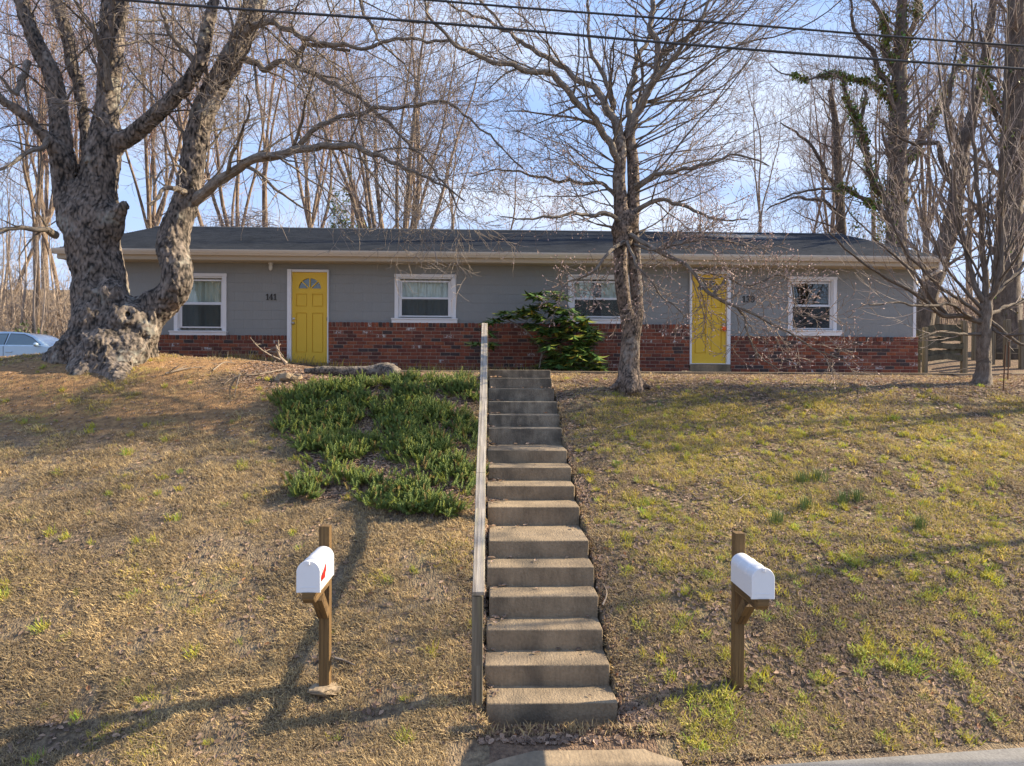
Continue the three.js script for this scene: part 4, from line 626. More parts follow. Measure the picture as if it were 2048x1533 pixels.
// ---------------------------------------------------------------- the forked tree by the stairs
{
  const D = 11.9, tree = thing('forked_tree', 'bare budding tree with a forked trunk beside the top of the stairs', 'tree', U(1258, 768, D)), t = (p) => trace(p, D);
  const left = t([[1258, 780, 31], [1258, 762, 24], [1259, 730, 20.5], [1260, 690, 19], [1260, 655, 17], [1252, 620, 14], [1245, 580, 13.5], [1241, 530, 13], [1240, 480, 13], [1243, 440, 15], [1241, 400, 13], [1238, 360, 12.5], [1242, 308, 12], [1240, 280, 11]]);
  const right = t([[1262, 690, 16.5], [1272, 645, 13], [1274, 600, 12, 0.1], [1271, 550, 13, 0.15], [1268, 500, 13, 0.15], [1264, 460, 14, 0.12], [1266, 410, 13, 0.1], [1268, 370, 12.5, 0.1], [1265, 320, 11.5, 0.1], [1258, 268, 11.5, 0.1]]);
  const roots = [t([[1258, 740, 17], [1242, 765, 9, -0.1], [1222, 777, 4, -0.2]]), t([[1260, 740, 17], [1278, 764, 9, 0], [1300, 776, 4, -0.1]]), t([[1258, 740, 20], [1262, 770, 14, -0.25], [1264, 782, 6, -0.4]])];
  const lump = [[1243, 460, 20], [1258, 440, 19], [1250, 480, 16]].map(([x, y, r]) => { const p = U(x, y, D); return [p, p.clone().add(V(0.01, 0.03, 0)), r / PXM(D), r / PXM(D)]; });
  const g = blobMesh([...capsOf([left, right, ...roots], 0.15), ...lump], 0.015, 0.035, (x, y, z) => 0.006 * n3(x * 22, y * 9, z * 22) + 0.013 * n3(x * 5, y * 3, z * 5) + 0.004 * n3(x * 50, y * 30, z * 50));
  paint(g, barkColour([0.155, 0.115, 0.088], [0.32, 0.29, 0.25], 1.8)); { const p = g.attributes.position, uv = new Float32Array(p.count * 2); for (let i = 0; i < p.count; i++) { uv[2 * i] = (p.getX(i) + p.getZ(i)) * 2; uv[2 * i + 1] = p.getY(i) * 1.2; } g.setAttribute('uv', new THREE.BufferAttribute(uv, 2)); }
  part(tree, 'trunk', g, M.barkV);
  const c = ctx(913, { thr: 0.014, max: 4, rmin: 0.0038, slim: 260, dens: [1.9, 4.4, 6.5, 6.5], cap: [2.4, 1.6, 0.9, 0.45], up: [0.05, 0.03, 0.03, 0.02], wig: [0.13, 0.2, 0.22, 0.22] });
  const limb = (pts, m = 1, t0 = 0.12, o = {}) => { const q = kink(path(t(pts), 0.08), o.kink ?? 0.085, 2.6, pts[0][1]), s = new TubeSet(); q.r = q.r.map((r, k) => Math.max(0.005, r * (0.98 - 0.3 * k / q.r.length) * (o.thin ?? 0.9))); s.add(q.p, q.r, sidesOf(q.r[0]), 0.16); part(tree, 'limb', s.geo(true), M.bark); let L = 0; for (let k = 1; k < q.p.length; k++) L += q.p[k].distanceTo(q.p[k - 1]); const keep = Object.fromEntries(Object.keys(o).map((k) => [k, c[k]])); Object.assign(c, o); sprout(c, q.p, q.r.map((r) => r * (o.boost ?? 1)), L, 1, t0, 1, m * (o.boost ?? 1)); Object.assign(c, keep); };
  limb([[1240, 330, 9], [1231, 308, 9, -0.1], [1207, 267, 8.5, -0.2], [1184, 233, 8, -0.3], [1142, 195, 8, -0.4], [1108, 154, 8, -0.5], [1047, 140, 7, -0.6], [981, 120, 6.5, -0.7], [934, 99, 5.5, -0.8], [875, 58, 4.5, -0.9], [851, 0, 3.5, -1], [830, -70, 2, -1.1]]);
  limb([[1241, 290, 10], [1235, 257, 9.5], [1218, 219, 9, 0.1], [1197, 181, 8.5, 0.2], [1163, 161, 7.5, 0.3], [1118, 127, 7, 0.4], [1074, 103, 6.5, 0.5], [1036, 86, 6, 0.6], [1005, 62, 5, 0.7], [964, 38, 4.5, 0.8], [903, 7, 3.5, 0.9], [860, -50, 2, 1]]);
  limb([[1259, 275, 10, 0.1], [1270, 235, 9.5], [1286, 205, 9.5, -0.1], [1310, 147, 9, -0.2], [1314, 96, 8.5, -0.2], [1302, 60, 8, -0.2], [1303, 0, 7.5, -0.2], [1310, -120, 5, -0.2], [1330, -280, 2.5]]);
  limb([[1256, 280, 9, 0.1], [1259, 240, 9, 0.2], [1262, 188, 8, 0.3], [1269, 137, 7, 0.4], [1291, 96, 6.5, 0.5], [1300, 30, 5, 0.6], [1320, -80, 3, 0.7]]);
  limb([[1242, 300, 8], [1228, 240, 7.5, 0.2], [1220, 180, 7, 0.3], [1190, 120, 5.5, 0.4], [1180, 40, 4.5, 0.4], [1170, -80, 3, 0.4]]);
  limb([[1298, 178, 7, -0.2], [1330, 130, 6, -0.5], [1365, 90, 5.5, -0.7], [1400, 40, 4.5, -0.9], [1450, -40, 3, -1]]);
  // long fine branches that sweep to the right
  { const P = [[1268, 372], [1262, 300], [1266, 255], [1288, 205], [1302, 165], [1312, 120], [1312, 70], [1303, 20], [1262, 188], [1270, 137], [1300, 60], [1266, 335], [1240, 290], [1330, 130]]; const keep = { pull: c.pull, pullBy: c.pullBy, up: c.up, dens: c.dens }; c.pull = V(0.92, 0.3, 0).normalize(); c.pullBy = [0.05, 0.06, 0.1, 0.05];
    c.dens = [1.9, 3.0, 3.6, 3.6]; for (let k = 0; k < 36; k++) { const [x, y] = P[k % P.length], p = U(x, y, D + (c.R() - 0.5) * 0.2), d = V(0.75 + 0.3 * c.R(), 0.1 + 0.65 * c.R(), (c.R() - 0.5) * 1.3); grow(c, p, d, 1.8 + 2.6 * c.R(), 0.011 + 0.012 * c.R(), 1); } Object.assign(c, keep);
    for (let k = 0; k < 26; k++) { const lft = c.R() < 0.42, y = lft ? lerp(330, 470, c.R()) : lerp(300, 500, c.R()), p = U(lft ? 1240 : 1268, y, D), d = V(lft ? -1 : 1, 0.05 + 0.45 * c.R(), (c.R() - 0.5) * 1.6); grow(c, p, d, 0.9 + 1.7 * c.R(), 0.008 + 0.011 * c.R(), 1); } }
  limb([[1270, 378, 8], [1306, 356, 7, -0.2], [1355, 342, 6, -0.5], [1416, 329, 5, -0.7], [1468, 312, 4, -0.8], [1540, 330, 2.4, -1]], 1.2, 0.12, { thin: 0.72 });
  limb([[1270, 424, 8], [1300, 408, 7, -0.1], [1348, 407, 6, -0.3], [1399, 418, 5, -0.5], [1440, 440, 4, -0.7], [1500, 440, 2.4, -0.9]], 1.2, 0.12, { thin: 0.72 });
  limb([[1240, 400, 7], [1212, 372, 6, 0.2], [1142, 360, 5, 0.4], [1091, 360, 4.5, 0.6], [1047, 342, 4, 0.7], [992, 339, 3, 0.8], [940, 350, 1.8, 0.9]], 1.0, 0.12, { thin: 0.72 });
  limb([[1240, 440, 7, -0.1], [1190, 425, 5.5, -0.5], [1120, 430, 4.5, -0.8], [1060, 440, 3.2, -1], [1000, 430, 2, -1.1]], 1.2, 0.12, { thin: 0.72 });
  const low = { boost: 1.5, kink: 0.035, thin: 0.54, rmin: 0.0052, rr: [0.42, 0.3, 0.5, 0.6], up: [0.03, 0.03, 0.07, 0.06], cap: [1.2, 0.95, 0.5, 0.26], dens: [2.2, 7.5, 10, 10] };
  limb([[1262, 470, 10, -0.1], [1290, 488, 9, -0.4], [1335, 512, 9, -0.7], [1370, 528, 8.5, -0.9], [1392, 550, 8.5, -1], [1413, 584, 8, -1.1], [1461, 608, 7, -1.2], [1519, 635, 6, -1.3], [1567, 660, 5, -1.4], [1622, 694, 4, -1.5], [1690, 721, 2.2, -1.6]], 0.8, 0.3, low);
  limb([[1425, 592, 7, -1.1], [1440, 572, 6, -1.1], [1454, 557, 5.5, -1.1], [1485, 570, 5, -1.15], [1519, 567, 4.5, -1.2], [1560, 550, 4, -1.2], [1583, 565, 3.6, -1.2], [1588, 600, 3, -1.2], [1600, 628, 2.6, -1.2], [1660, 632, 2, -1.3]], 0.9, 0.25, low);
  limb([[1476, 616, 5, -1.2], [1492, 640, 4.5, -1.2], [1495, 672, 4, -1.2], [1526, 718, 3.2, -1.25], [1560, 740, 2, -1.3]], 0.8, 0.2, low);
  limb([[1248, 484, 8, -0.1], [1217, 505, 7, -0.5], [1204, 519, 6, -0.6], [1190, 542, 5.5, -0.7], [1167, 555, 5, -0.8], [1133, 565, 4, -0.9], [1122, 580, 3.2, -1], [1118, 612, 2, -1]], 0.9, 0.25, low);
  limb([[1254, 484, 6.5, -0.2], [1267, 514, 6, -0.6], [1274, 535, 5.5, -0.7], [1290, 551, 5, -0.8], [1309, 571, 4.5, -0.9], [1322, 592, 4, -0.9], [1350, 613, 3.2, -1], [1372, 635, 2, -1]], 0.9, 0.25, low);
  limb([[1270, 490, 6, -0.2], [1310, 500, 5, -0.7], [1350, 490, 4.2, -1], [1430, 480, 3.4, -1.3], [1520, 500, 2, -1.5]], 1.2, 0.2, low);
  part(tree, 'secondary_branches', c.wood.geo(), M.bark).userData.kind = 'stuff';
  part(tree, 'crown', c.twig.geo(), M.twig).userData.kind = 'stuff';
  { const B = rngOf(4), gs = [], o = new THREE.OctahedronGeometry(1, 0); for (const [p, v] of c.tips) if (B() < (p.y < 3.4 ? 0.8 : 0.22)) { const q = o.clone(); q.scale(0.010, 0.020, 0.010); q.applyQuaternion(new THREE.Quaternion().setFromUnitVectors(V(0, 1, 0), v)); q.translate(p.x, p.y, p.z); gs.push(q); } part(tree, 'buds', join(gs), M.bud).userData.kind = 'stuff'; console.log('buds', gs.length); }
  console.log('forked', g.index.count / 3, c.wood.tris, c.twig.tris);
}
// ---------------------------------------------------------------- the young tree by the fence
{
  const D = 12.4, tree = thing('young_tree', 'slim bare tree with upswept whip branches near the wooden fence', 'tree', U(1965, 765, D)), t = (p) => trace(p, D);
  const s = new TubeSet(), q0 = path(t([[1964, 775, 26], [1965, 764, 19], [1967, 745, 14.5], [1968, 700, 13], [1970, 650, 12.5], [1973, 615, 12], [1971, 595, 9]]), 0.06); s.add(q0.p, q0.r, 26, 0.2); part(tree, 'trunk', s.geo(true), M.barkYoung);
  const c = ctx(55, { thr: 0.012, max: 4, rmin: 0.0042, dens: [2.4, 2.9, 3.6, 3], cap: [2.4, 2.1, 1.2, 0.5], up: [0.10, 0.12, 0.08, 0.05], wig: [0.05, 0.07, 0.09, 0.1], ang: [0.6, 0.5, 0.5, 0.5], slim: 260 });
  const limb = (pts, m = 1, t0 = 0.1) => { const q = kink(path(t(pts), 0.09), 0.05, 2, pts[0][1]), z = new TubeSet(); q.r = q.r.map((r) => Math.max(0.0045, r * 0.72)); z.add(q.p, q.r, sidesOf(q.r[0]), 0.08); part(tree, 'limb', z.geo(true), M.barkYoung); let L = 0; for (let k = 1; k < q.p.length; k++) L += q.p[k].distanceTo(q.p[k - 1]); sprout(c, q.p, q.r, L, 1, t0, 1, m); };
  limb([[1972, 612, 9], [1962, 592, 8], [1947, 563, 7, 0.1], [1937, 522, 6.5, 0.2], [1930, 490, 6, 0.3], [1915, 400, 5, 0.4], [1900, 300, 4, 0.5], [1880, 150, 2.8, 0.6], [1870, 0, 1.6, 0.7]]);
  limb([[1972, 605, 10], [1970, 584, 9], [1966, 522, 8], [1964, 480, 7.5], [1958, 380, 6, -0.1], [1950, 250, 4.5, -0.2], [1948, 100, 3, -0.3], [1945, -60, 1.6, -0.3]]);
  limb([[1974, 605, 9], [1984, 588, 8, -0.1], [1997, 566, 7.5, -0.2], [2001, 538, 7.5, -0.2], [2001, 500, 6.5, -0.2], [2004, 400, 5.5, -0.2], [2006, 280, 4.2, -0.3], [2015, 130, 3, -0.4], [2020, -20, 1.6, -0.5]]);
  limb([[1976, 603, 7], [2008, 570, 6, 0.2], [2046, 532, 5, 0.4], [2090, 450, 4, 0.6], [2120, 330, 2.6, 0.8], [2130, 200, 1.5, 1]]);
  const whips = [[[1966, 646, 7.5], [1926, 634, 7], [1889, 628, 6.5], [1870, 618, 5.5], [1843, 600, 5], [1800, 572, 4.2], [1745, 540, 3.4], [1690, 500, 2.6], [1650, 455, 1.6]], [[1895, 629, 5.5], [1868, 600, 4.5], [1840, 560, 4], [1800, 520, 3.4], [1755, 480, 2.8], [1712, 440, 2.2], [1680, 395, 1.5]], [[1885, 626, 5], [1850, 580, 4], [1822, 530, 3.5], [1795, 470, 3], [1770, 400, 2.2], [1752, 330, 1.5]], [[1966, 634, 6.5], [1930, 606, 5.5], [1895, 585, 4.6], [1860, 558, 4], [1820, 515, 3.2], [1790, 460, 2.4], [1770, 390, 1.6]], [[1970, 625, 6], [1940, 590, 5], [1905, 550, 4], [1870, 490, 3.2], [1845, 420, 2.5], [1830, 340, 1.6]], [[1978, 640, 6], [2010, 668, 5], [2050, 690, 4], [2100, 700, 2.6]], [[1980, 655, 5], [2010, 668, 4, -0.3], [2055, 668, 3, -0.6], [2100, 650, 2, -0.8]], [[1966, 670, 5], [1935, 668, 4, -0.2], [1880, 662, 3, -0.5], [1840, 676, 2, -0.8]], [[1978, 630, 6], [2015, 612, 5, 0.3], [2060, 600, 4, 0.6], [2120, 560, 2.6, 0.9]], [[1950, 640, 5], [1900, 610, 4, -0.5], [1850, 612, 3.4, -0.8], [1800, 606, 2.6, -1.1], [1740, 610, 1.8, -1.4]]];
  whips.forEach((w, i) => limb(w.map(([x, y, r, o]) => [x, y, r, o ?? ((i % 3) - 1) * 0.5 * (1970 - x) / 250]), 0.9));
  part(tree, 'secondary_branches', c.wood.geo(), M.barkYoung).userData.kind = 'stuff'; part(tree, 'crown', c.twig.geo(), M.twigYoung).userData.kind = 'stuff';
  console.log('young', c.wood.tris, c.twig.tris);
}
// ---------------------------------------------------------------- woods behind the house
function woodTree(seed, o) {             // a prototype at the origin: trunk mesh and crown mesh
  const c = ctx(seed, { thr: 0.035, max: 4, rmin: 0.0065, slim: 300, seg: [0.8, 0.45, 0.32, 0.28], dens: [2.1, 3.0, 4.6, 4.4], cap: [4.0, 2.6, 1.5, 0.9], wig: [0.05, 0.12, 0.17, 0.2], up: [0.05, 0.08, 0.06, 0.03], ang: [0.7, 0.65, 0.65, 0.6], rr: [0.42, 0.45, 0.5, 0.55], ratio: [0.34, 0.5, 0.5, 0.5], from: [0.3, 0.18, 0.12, 0.1], ...o }), R = c.R;
  for (let s = 0; s < (o.stems ?? 1); s++) {
    const a = s * 2.4 + R(), tilt = o.stems ? 0.08 + o.fan * (0.25 + 0.75 * ((s * 0.618) % 1)) : 0.05, pts = [], rad = []; const q = V(0, o.stems ? o.fork ?? 0.2 : -0.4, 0), v = V(Math.cos(a) * tilt, 1, Math.sin(a) * tilt * 0.8).normalize(), H = o.h * (0.75 + 0.3 * R()), n = 18, r0 = o.r * (o.stems ? 0.42 + 0.25 * R() : 1);
    for (let k = 0; k <= n; k++) { pts.push(q.clone()); rad.push(Math.max(0.012, r0 * Math.pow(1 - k / n * 0.94, 0.85) * (k === 0 && !o.stems ? 1.45 : 1))); v.addScaledVector(rnd3(R), o.bend ?? 0.07); v.y += 0.07; v.normalize(); q.addScaledVector(v, H / n); }
    c.wood.add(pts, rad, 9, 0.1); sprout(c, pts, rad, H, 0, o.bare ?? 0.25, 0.99);
  }
  if (o.stems) { if (o.stems > 8) o.r *= 1.6; c.wood.add([V(0, -0.5, 0), V(0, 0.2, 0), V(0.05, (o.fork ?? 0.2) * 0.55, 0.03), V(0, (o.fork ?? 0.2) + 0.3, 0)], [o.r * 1.35, o.r * 1.1, o.r * 0.98, o.r * 0.8], 10, 0.12); }
  return { wood: c.wood.geo(true), twig: c.twig.geo(), tris: c.wood.tris + c.twig.tris };
}
const protos = [
  woodTree(101, { h: 11.5, r: 0.13, stems: 3, fan: 0.42, fork: 5.2, dens: [1.7, 3, 4.6, 4.4], bend: 0.1 }),
  woodTree(102, { h: 12.5, r: 0.15, stems: 5, fan: 0.5, fork: 3.0, dens: [1.4, 2.8, 4.2, 4.2], bend: 0.085 }),
  woodTree(103, { h: 14, r: 0.1, dens: [1.7, 2.8, 4.4, 4.2], bend: 0.13, bare: 0.28, ratio: [0.42, 0.5, 0.5, 0.5], cap: [4.8, 2.8, 1.5, 0.9] }),
  woodTree(104, { h: 13, r: 0.2, stems: 12, fan: 0.62, fork: 1.6, dens: [1.2, 2.6, 3.8, 3.6], bend: 0.08, up: [0.06, 0.1, 0.08, 0.03] }),
  woodTree(105, { h: 9, r: 0.06, dens: [2.2, 2.8, 3, 3], bare: 0.12, cap: [2, 1.2, 0.8, 0.5] }),
];
console.log('protos', protos.map((p) => p.tris).join(' '));
function plant(k, x, D, scale, turn, name, label, group, bark = M.barkWood, twig = M.twigWood, sx = 1) {
  const y = groundY(x, D), o = thing(name, label, 'tree', V(x, y, -D), group);
  for (const [n, g, m] of [['trunk', protos[k].wood, bark], ['crown', protos[k].twig, twig]]) { const me = sh(new THREE.Mesh(g, m)); me.name = n; if (n === 'crown') me.userData.kind = 'stuff'; o.add(me); }
  o.rotation.y = turn; o.scale.set(scale * sx, scale, scale * sx); return o;
}
const XP = (px, D) => U(px, 600, D).x;
{
  const R = rngOf(616), labelL = 'slender bare tree in the woods behind the parked car', labelM = 'bare woodland tree rising behind the roof of the grey house', labelR = 'bare woodland tree standing behind the wooden fence';
  // named ones first
  plant(3, XP(795, 27.5), 27.5, 1.0, 0.6, 'fan_tree', 'broad bare tree whose many stems fan out above the roof', null, M.barkWood, M.twigWood);
  const ORD = 'first second third fourth fifth sixth seventh eighth ninth tenth eleventh twelfth thirteenth fourteenth fifteenth sixteenth seventeenth eighteenth nineteenth twentieth twenty-first twenty-second twenty-third twenty-fourth twenty-fifth twenty-sixth twenty-seventh'.split(' '), rows = {};
  const put = (px, D, k, s) => plant(k, XP(px, D), D, s, R() * 6.28, 'bare_tree', px < 260 ? labelL : px > 1700 ? labelR : labelM, px < 260 ? 'trees behind the parked car' : px > 1700 ? 'trees behind the fence' : 'trees behind the roof', M.barkWood, R() < 0.4 ? M.twigRed : M.twigWood).userData.px = px;
  for (const [px, D, k, s] of [[-60, 29, 0, 1], [20, 33, 2, 1], [70, 28.5, 0, 0.95], [118, 34, 2, 1.0], [150, 40, 1, 1.1], [240, 31, 2, 1.05], [300, 35, 1, 1.1], [372, 30, 0, 1.1], [425, 40, 2, 1.25], [470, 32, 1, 1], [528, 36, 0, 1.15], [572, 30, 2, 1.0], [620, 42, 1, 1.2], [705, 48, 0, 1.1], [905, 48, 0, 0.95], [990, 52, 2, 0.9], [-140, 34, 1, 1.1], [90, 44, 1, 1.3], [205, 46, 0, 1.3], [340, 50, 2, 1.4], [1080, 56, 2, 0.7], [1330, 54, 0, 0.7], [1440, 48, 2, 0.72], [1520, 40, 0, 0.85], [1600, 36, 2, 0.85], [1660, 42, 1, 0.95], [1745, 44, 0, 1.1], [1850, 38, 1, 1.1], [1940, 34, 0, 1.1], [2060, 34, 1, 1.2], [2120, 28, 2, 1.1]]) put(px, D, k, s);
  for (const [g, say] of [['trees behind the parked car', 'bare tree from the left in the woods behind the car'], ['trees behind the roof', 'bare trunk from the old tree among those behind the roof'], ['trees behind the fence', 'bare trunk from the ivy tree in the woods behind the fence']]) scene.children.filter((o) => o.userData.group === g).sort((a, b) => a.userData.px - b.userData.px).forEach((o, i) => { o.userData.label = ORD[i] + ' ' + say; delete o.userData.px; });
  for (let i = 0; i < 18; i++) { const px = lerp(-60, 150, R()), D = lerp(27.6, 33, R()); plant(4, XP(px, D), D, 0.55 + R() * 0.55, R() * 6.28, 'sapling', 'thin tan sapling in the thicket behind the parked car', 'saplings behind the parked car', M.twigPale, M.twigPale); }
  // leaning trunks and ivy trees on the far side of the fence
  const big = (name, label, D, pts, lim, seed, ivy, mat = M.barkDark) => {
    const t = trace(pts, D), o = thing(name, label, 'tree', V(t[0][0].x, groundY(t[0][0].x, D), -D)), q = path(t, 0.3), s = new TubeSet(); s.add(q.p, q.r, 14, 0.14); part(o, 'trunk', s.geo(true), mat);
    const c = ctx(seed, { thr: 0.02, max: 4, rmin: 0.007, slim: 230, dens: [1.2, 2.6, 4, 4], cap: [3.4, 2.4, 1.4, 0.8], wig: [0.1, 0.16, 0.2, 0.2], up: [0.04, 0.05, 0.04, 0.03], seg: [0.5, 0.35, 0.26, 0.22] }), all = [q];
    for (const l of lim) { const a = kink(path(trace(l, D), 0.2), 0.22, 1.1, l[0][1]), z = new TubeSet(); a.r = a.r.map((r, k) => Math.max(0.012, r * 0.85 * (1 - 0.5 * k / a.r.length))); z.add(a.p, a.r, sidesOf(a.r[0]), 0.14); part(o, 'limb', z.geo(true), mat); all.push(a); }
    for (const a of all) { let L = 0; for (let k = 1; k < a.p.length; k++) L += a.p[k].distanceTo(a.p[k - 1]); sprout(c, a.p, a.r.map((r) => Math.max(0.02, r * 0.6)), L, 1, 0.25, 1, 1.5); }
    part(o, 'crown', join([c.wood.geo(), c.twig.geo()]), M.twig).userData.kind = 'stuff';
    if (ivy) { const B = rngOf(seed + 1), n = ivy, leaf = new THREE.PlaneGeometry(0.058, 0.066, 1, 2); { const p = leaf.attributes.position; for (let k = 0; k < p.count; k++) p.setZ(k, Math.abs(p.getX(k)) * 0.3); leaf.computeVertexNormals(); } const im = new THREE.InstancedMesh(leaf, M.ivy, n), m = new THREE.Matrix4(), e = new THREE.Euler(); for (let k = 0; k < n; k++) { const a = all[1 + Math.floor(B() * (all.length - 1))] ?? all[0], u = B() < 0.12 ? all[0] : a, f = Math.pow(B(), 0.8) * 0.85 * (u.p.length - 1), i = Math.min(u.p.length - 2, Math.floor(f)), p = u.p[i].clone().lerp(u.p[i + 1], f - i), d = rnd3(B), rr = u.r[i] * 1.0 + 0.03 + 0.14 * Math.pow(B(), 2); if (fbm(p.x * 0.9, p.y * 0.9, p.z, 2) < -0.06) { k--; if (B() < 0.2) k++; continue; } p.addScaledVector(d, rr); e.set(B() * 6, B() * 6, B() * 6); m.compose(p.sub(o.at), new THREE.Quaternion().setFromEuler(e), V(1, 1, 1).multiplyScalar(0.7 + B() * 0.9)); im.setMatrixAt(k, m); im.setColorAt(k, C(0.6 + B() * 0.9, 0.7 + B() * 0.8, 0.5 + B() * 0.5)); } im.name = 'ivy'; im.userData.kind = 'stuff'; sh(im); o.add(im); }
  };
  M.ivy = std({ color: C(0.15, 0.17, 0.035), roughness: 0.5, side: THREE.DoubleSide });
  big('leaning_tree', 'thick dark trunk leaning beyond the end of the house', 21, [[1838, 745, 25], [1845, 650, 21], [1860, 580, 19], [1880, 520, 18], [1897, 470, 17], [1912, 400, 15], [1925, 300, 13], [1960, 180, 10], [1980, 60, 8], [2000, -80, 5]], [[[1915, 390, 9], [1890, 330, 8], [1870, 290, 7], [1840, 285, 6], [1800, 270, 4], [1760, 240, 2.5]], [[1922, 320, 8], [1900, 240, 6], [1905, 150, 5], [1930, 60, 3]]], 301, 0);
  big('tall_tree', 'stout straight trunk standing beyond the fence at the frame edge', 20, [[2012, 745, 34], [2010, 650, 29], [2013, 560, 26], [2018, 480, 25], [2022, 380, 24], [2028, 280, 22], [2030, 180, 20], [2032, 60, 17], [2036, -80, 13], [2040, -300, 6]], [[[2026, 300, 8], [1990, 210, 6], [1965, 120, 5], [1960, 20, 3]], [[2030, 180, 9], [2070, 100, 7], [2100, 0, 4]]], 302, 1500);
  big('ivy_tree', 'tall bare tree with ivy climbing its forked limbs', 26, [[1790, 700, 24], [1792, 560, 21], [1793, 470, 19], [1795, 390, 19], [1796, 300, 18], [1797, 210, 16], [1800, 130, 13], [1802, 60, 11], [1808, -40, 8], [1815, -200, 4]], [[[1793, 420, 12], [1760, 380, 10], [1740, 330, 9], [1718, 270, 8, -0.3], [1700, 210, 6.5, -0.4], [1680, 165, 5, -0.5], [1650, 140, 3, -0.6]], [[1796, 350, 11], [1825, 310, 10], [1850, 262, 10], [1880, 205, 9], [1905, 155, 8], [1930, 90, 6], [1950, 10, 4]], [[1797, 240, 9], [1770, 160, 8], [1735, 100, 7], [1710, 50, 6], [1690, -20, 4]], [[1799, 160, 9], [1775, 90, 7], [1758, 30, 6], [1750, -60, 4]], [[1800, 130, 9], [1822, 60, 8], [1840, -30, 5]], [[1793, 210, 7], [1730, 165, 6], [1670, 150, 5], [1600, 160, 3.4], [1540, 130, 2]], [[1790, 470, 9], [1755, 420, 7], [1720, 385, 6], [1640, 375, 5], [1560, 400, 3]], [[1730, 300, 7], [1725, 240, 6], [1735, 180, 5]]], 303, 6500);
  big('vine_tree', 'bare tree tangled with brown vines behind the roof end', 29, [[1690, 640, 11], [1685, 500, 10], [1680, 400, 9], [1676, 320, 8], [1672, 250, 7], [1660, 180, 5]], [[[1682, 380, 6], [1640, 330, 5], [1600, 270, 4], [1560, 250, 3]], [[1684, 440, 6], [1650, 400, 5], [1600, 395, 4], [1530, 420, 3]]], 304, 0);
}
// thicket on the bank behind the car, and brush behind the fence
{
  const R = rngOf(88), brush = (n, px0, px1, d0, d1, h0, h1, label, name, mat) => {
    const s = new TubeSet();
    for (let i = 0; i < n; i++) { const D = lerp(d0, d1, R()), x = XP(lerp(px0, px1, R()), D), p = V(x, groundY(x, D) - 0.05, -D), H = lerp(h0, h1, R() * R()), pts = [p.clone()], rad = [0.012 + R() * 0.012], v = V((R() - 0.5) * 0.7, 1, (R() - 0.5) * 0.6).normalize(); for (let k = 1; k <= 6; k++) { v.addScaledVector(rnd3(R), 0.16); v.normalize(); p.addScaledVector(v, H / 6); pts.push(p.clone()); rad.push(rad[0] * (1 - k / 7)); } s.add(pts, rad, 3); for (let b = 0; b < 4; b++) { const i0 = 1 + Math.floor(R() * 4), q = pts[i0].clone(), w = rnd3(R); w.y = Math.abs(w.y) * 0.8; const bp = [q.clone()]; for (let k = 0; k < 3; k++) { w.addScaledVector(rnd3(R), 0.25).normalize(); q.addScaledVector(w, H * 0.1); bp.push(q.clone()); } s.add(bp, [0.008, 0.007, 0.006, 0.004], 3); } }
    solo(name, label, 'thicket', s.geo(), mat, V(XP((px0 + px1) / 2, d0), 0.1, -d0), null, 'stuff');
  };
  brush(950, -80, 330, 26.8, 35, 0.8, 4.4, 'dense tan thicket of thin stems on the bank behind the car', 'thicket', M.twigPale);
  brush(420, 1838, 2120, 25.5, 33, 0.6, 3.2, 'brown brush on the slope beyond the wooden fence', 'brush', M.twigWood);
  brush(150, 1380, 1840, 28, 34, 5.2, 7.2, 'fine brown brush showing just above the roof beside the ivy tree', 'tall_brush', M.twigWood);
  brush(170, 330, 760, 27, 33, 5.6, 7.4, 'tan brush showing just above the roof beside the old tree', 'roadside_brush', M.twigPale);
}
// leafy shrubs: small instanced leaves on stems
function leafShrub(name, label, at, rx, ry, rz, n, size, mat, seed, elong = 1.8) {
  const R = rngOf(seed), o = thing(name, label, 'shrub', at), s = new TubeSet(), g = new THREE.PlaneGeometry(size, size * elong, 2, 2); { const p = g.attributes.position; for (let k = 0; k < p.count; k++) { const y = p.getY(k) / (size * elong); p.setX(k, p.getX(k) * (1 - Math.abs(y) * 1.7)); p.setZ(k, Math.abs(p.getX(k)) * 0.35 - y * y * size * 0.5); } g.computeVertexNormals(); }
  const im = new THREE.InstancedMesh(g, mat, n), m = new THREE.Matrix4(), stems = 14 + Math.floor(n / 160); const ends = [];
  for (let i = 0; i < stems; i++) { const d = rnd3(R), e = V(d.x * rx * 0.85, ry * (0.45 + 0.55 * Math.abs(d.y)), d.z * rz * 0.85), mid = e.clone().multiplyScalar(0.5); mid.y *= 1.15; const q = path([[V(0, -0.05, 0), 0.012], [mid, 0.009], [e, 0.004]], 0.1); s.add(q.p, q.r, 4); ends.push(q); }
  for (let k = 0; k < n; k++) { const q = ends[Math.floor(R() * stems)], f = (0.3 + 0.7 * Math.sqrt(R())) * (q.p.length - 1), i = Math.min(q.p.length - 2, Math.floor(f)), p = q.p[i].clone().lerp(q.p[i + 1], f - i).addScaledVector(rnd3(R), 0.16 * Math.min(rx, 1)); m.compose(p, new THREE.Quaternion().setFromEuler(new THREE.Euler(R() * 6.3, R() * 6.3, R() * 6.3)), V(1, 1, 1).multiplyScalar(0.6 + 0.8 * R())); im.setMatrixAt(k, m); im.setColorAt(k, C(0.6 + 0.8 * R(), 0.7 + 0.7 * R(), 0.6 + 0.6 * R())); }
  const st = sh(new THREE.Mesh(s.geo(), M.twig)); st.name = 'stems'; o.add(st); im.name = 'foliage'; im.userData.kind = 'stuff'; sh(im); o.add(im);
}
M.leafGreen = std({ color: C(0.09, 0.15, 0.03), roughness: 0.5, side: THREE.DoubleSide });
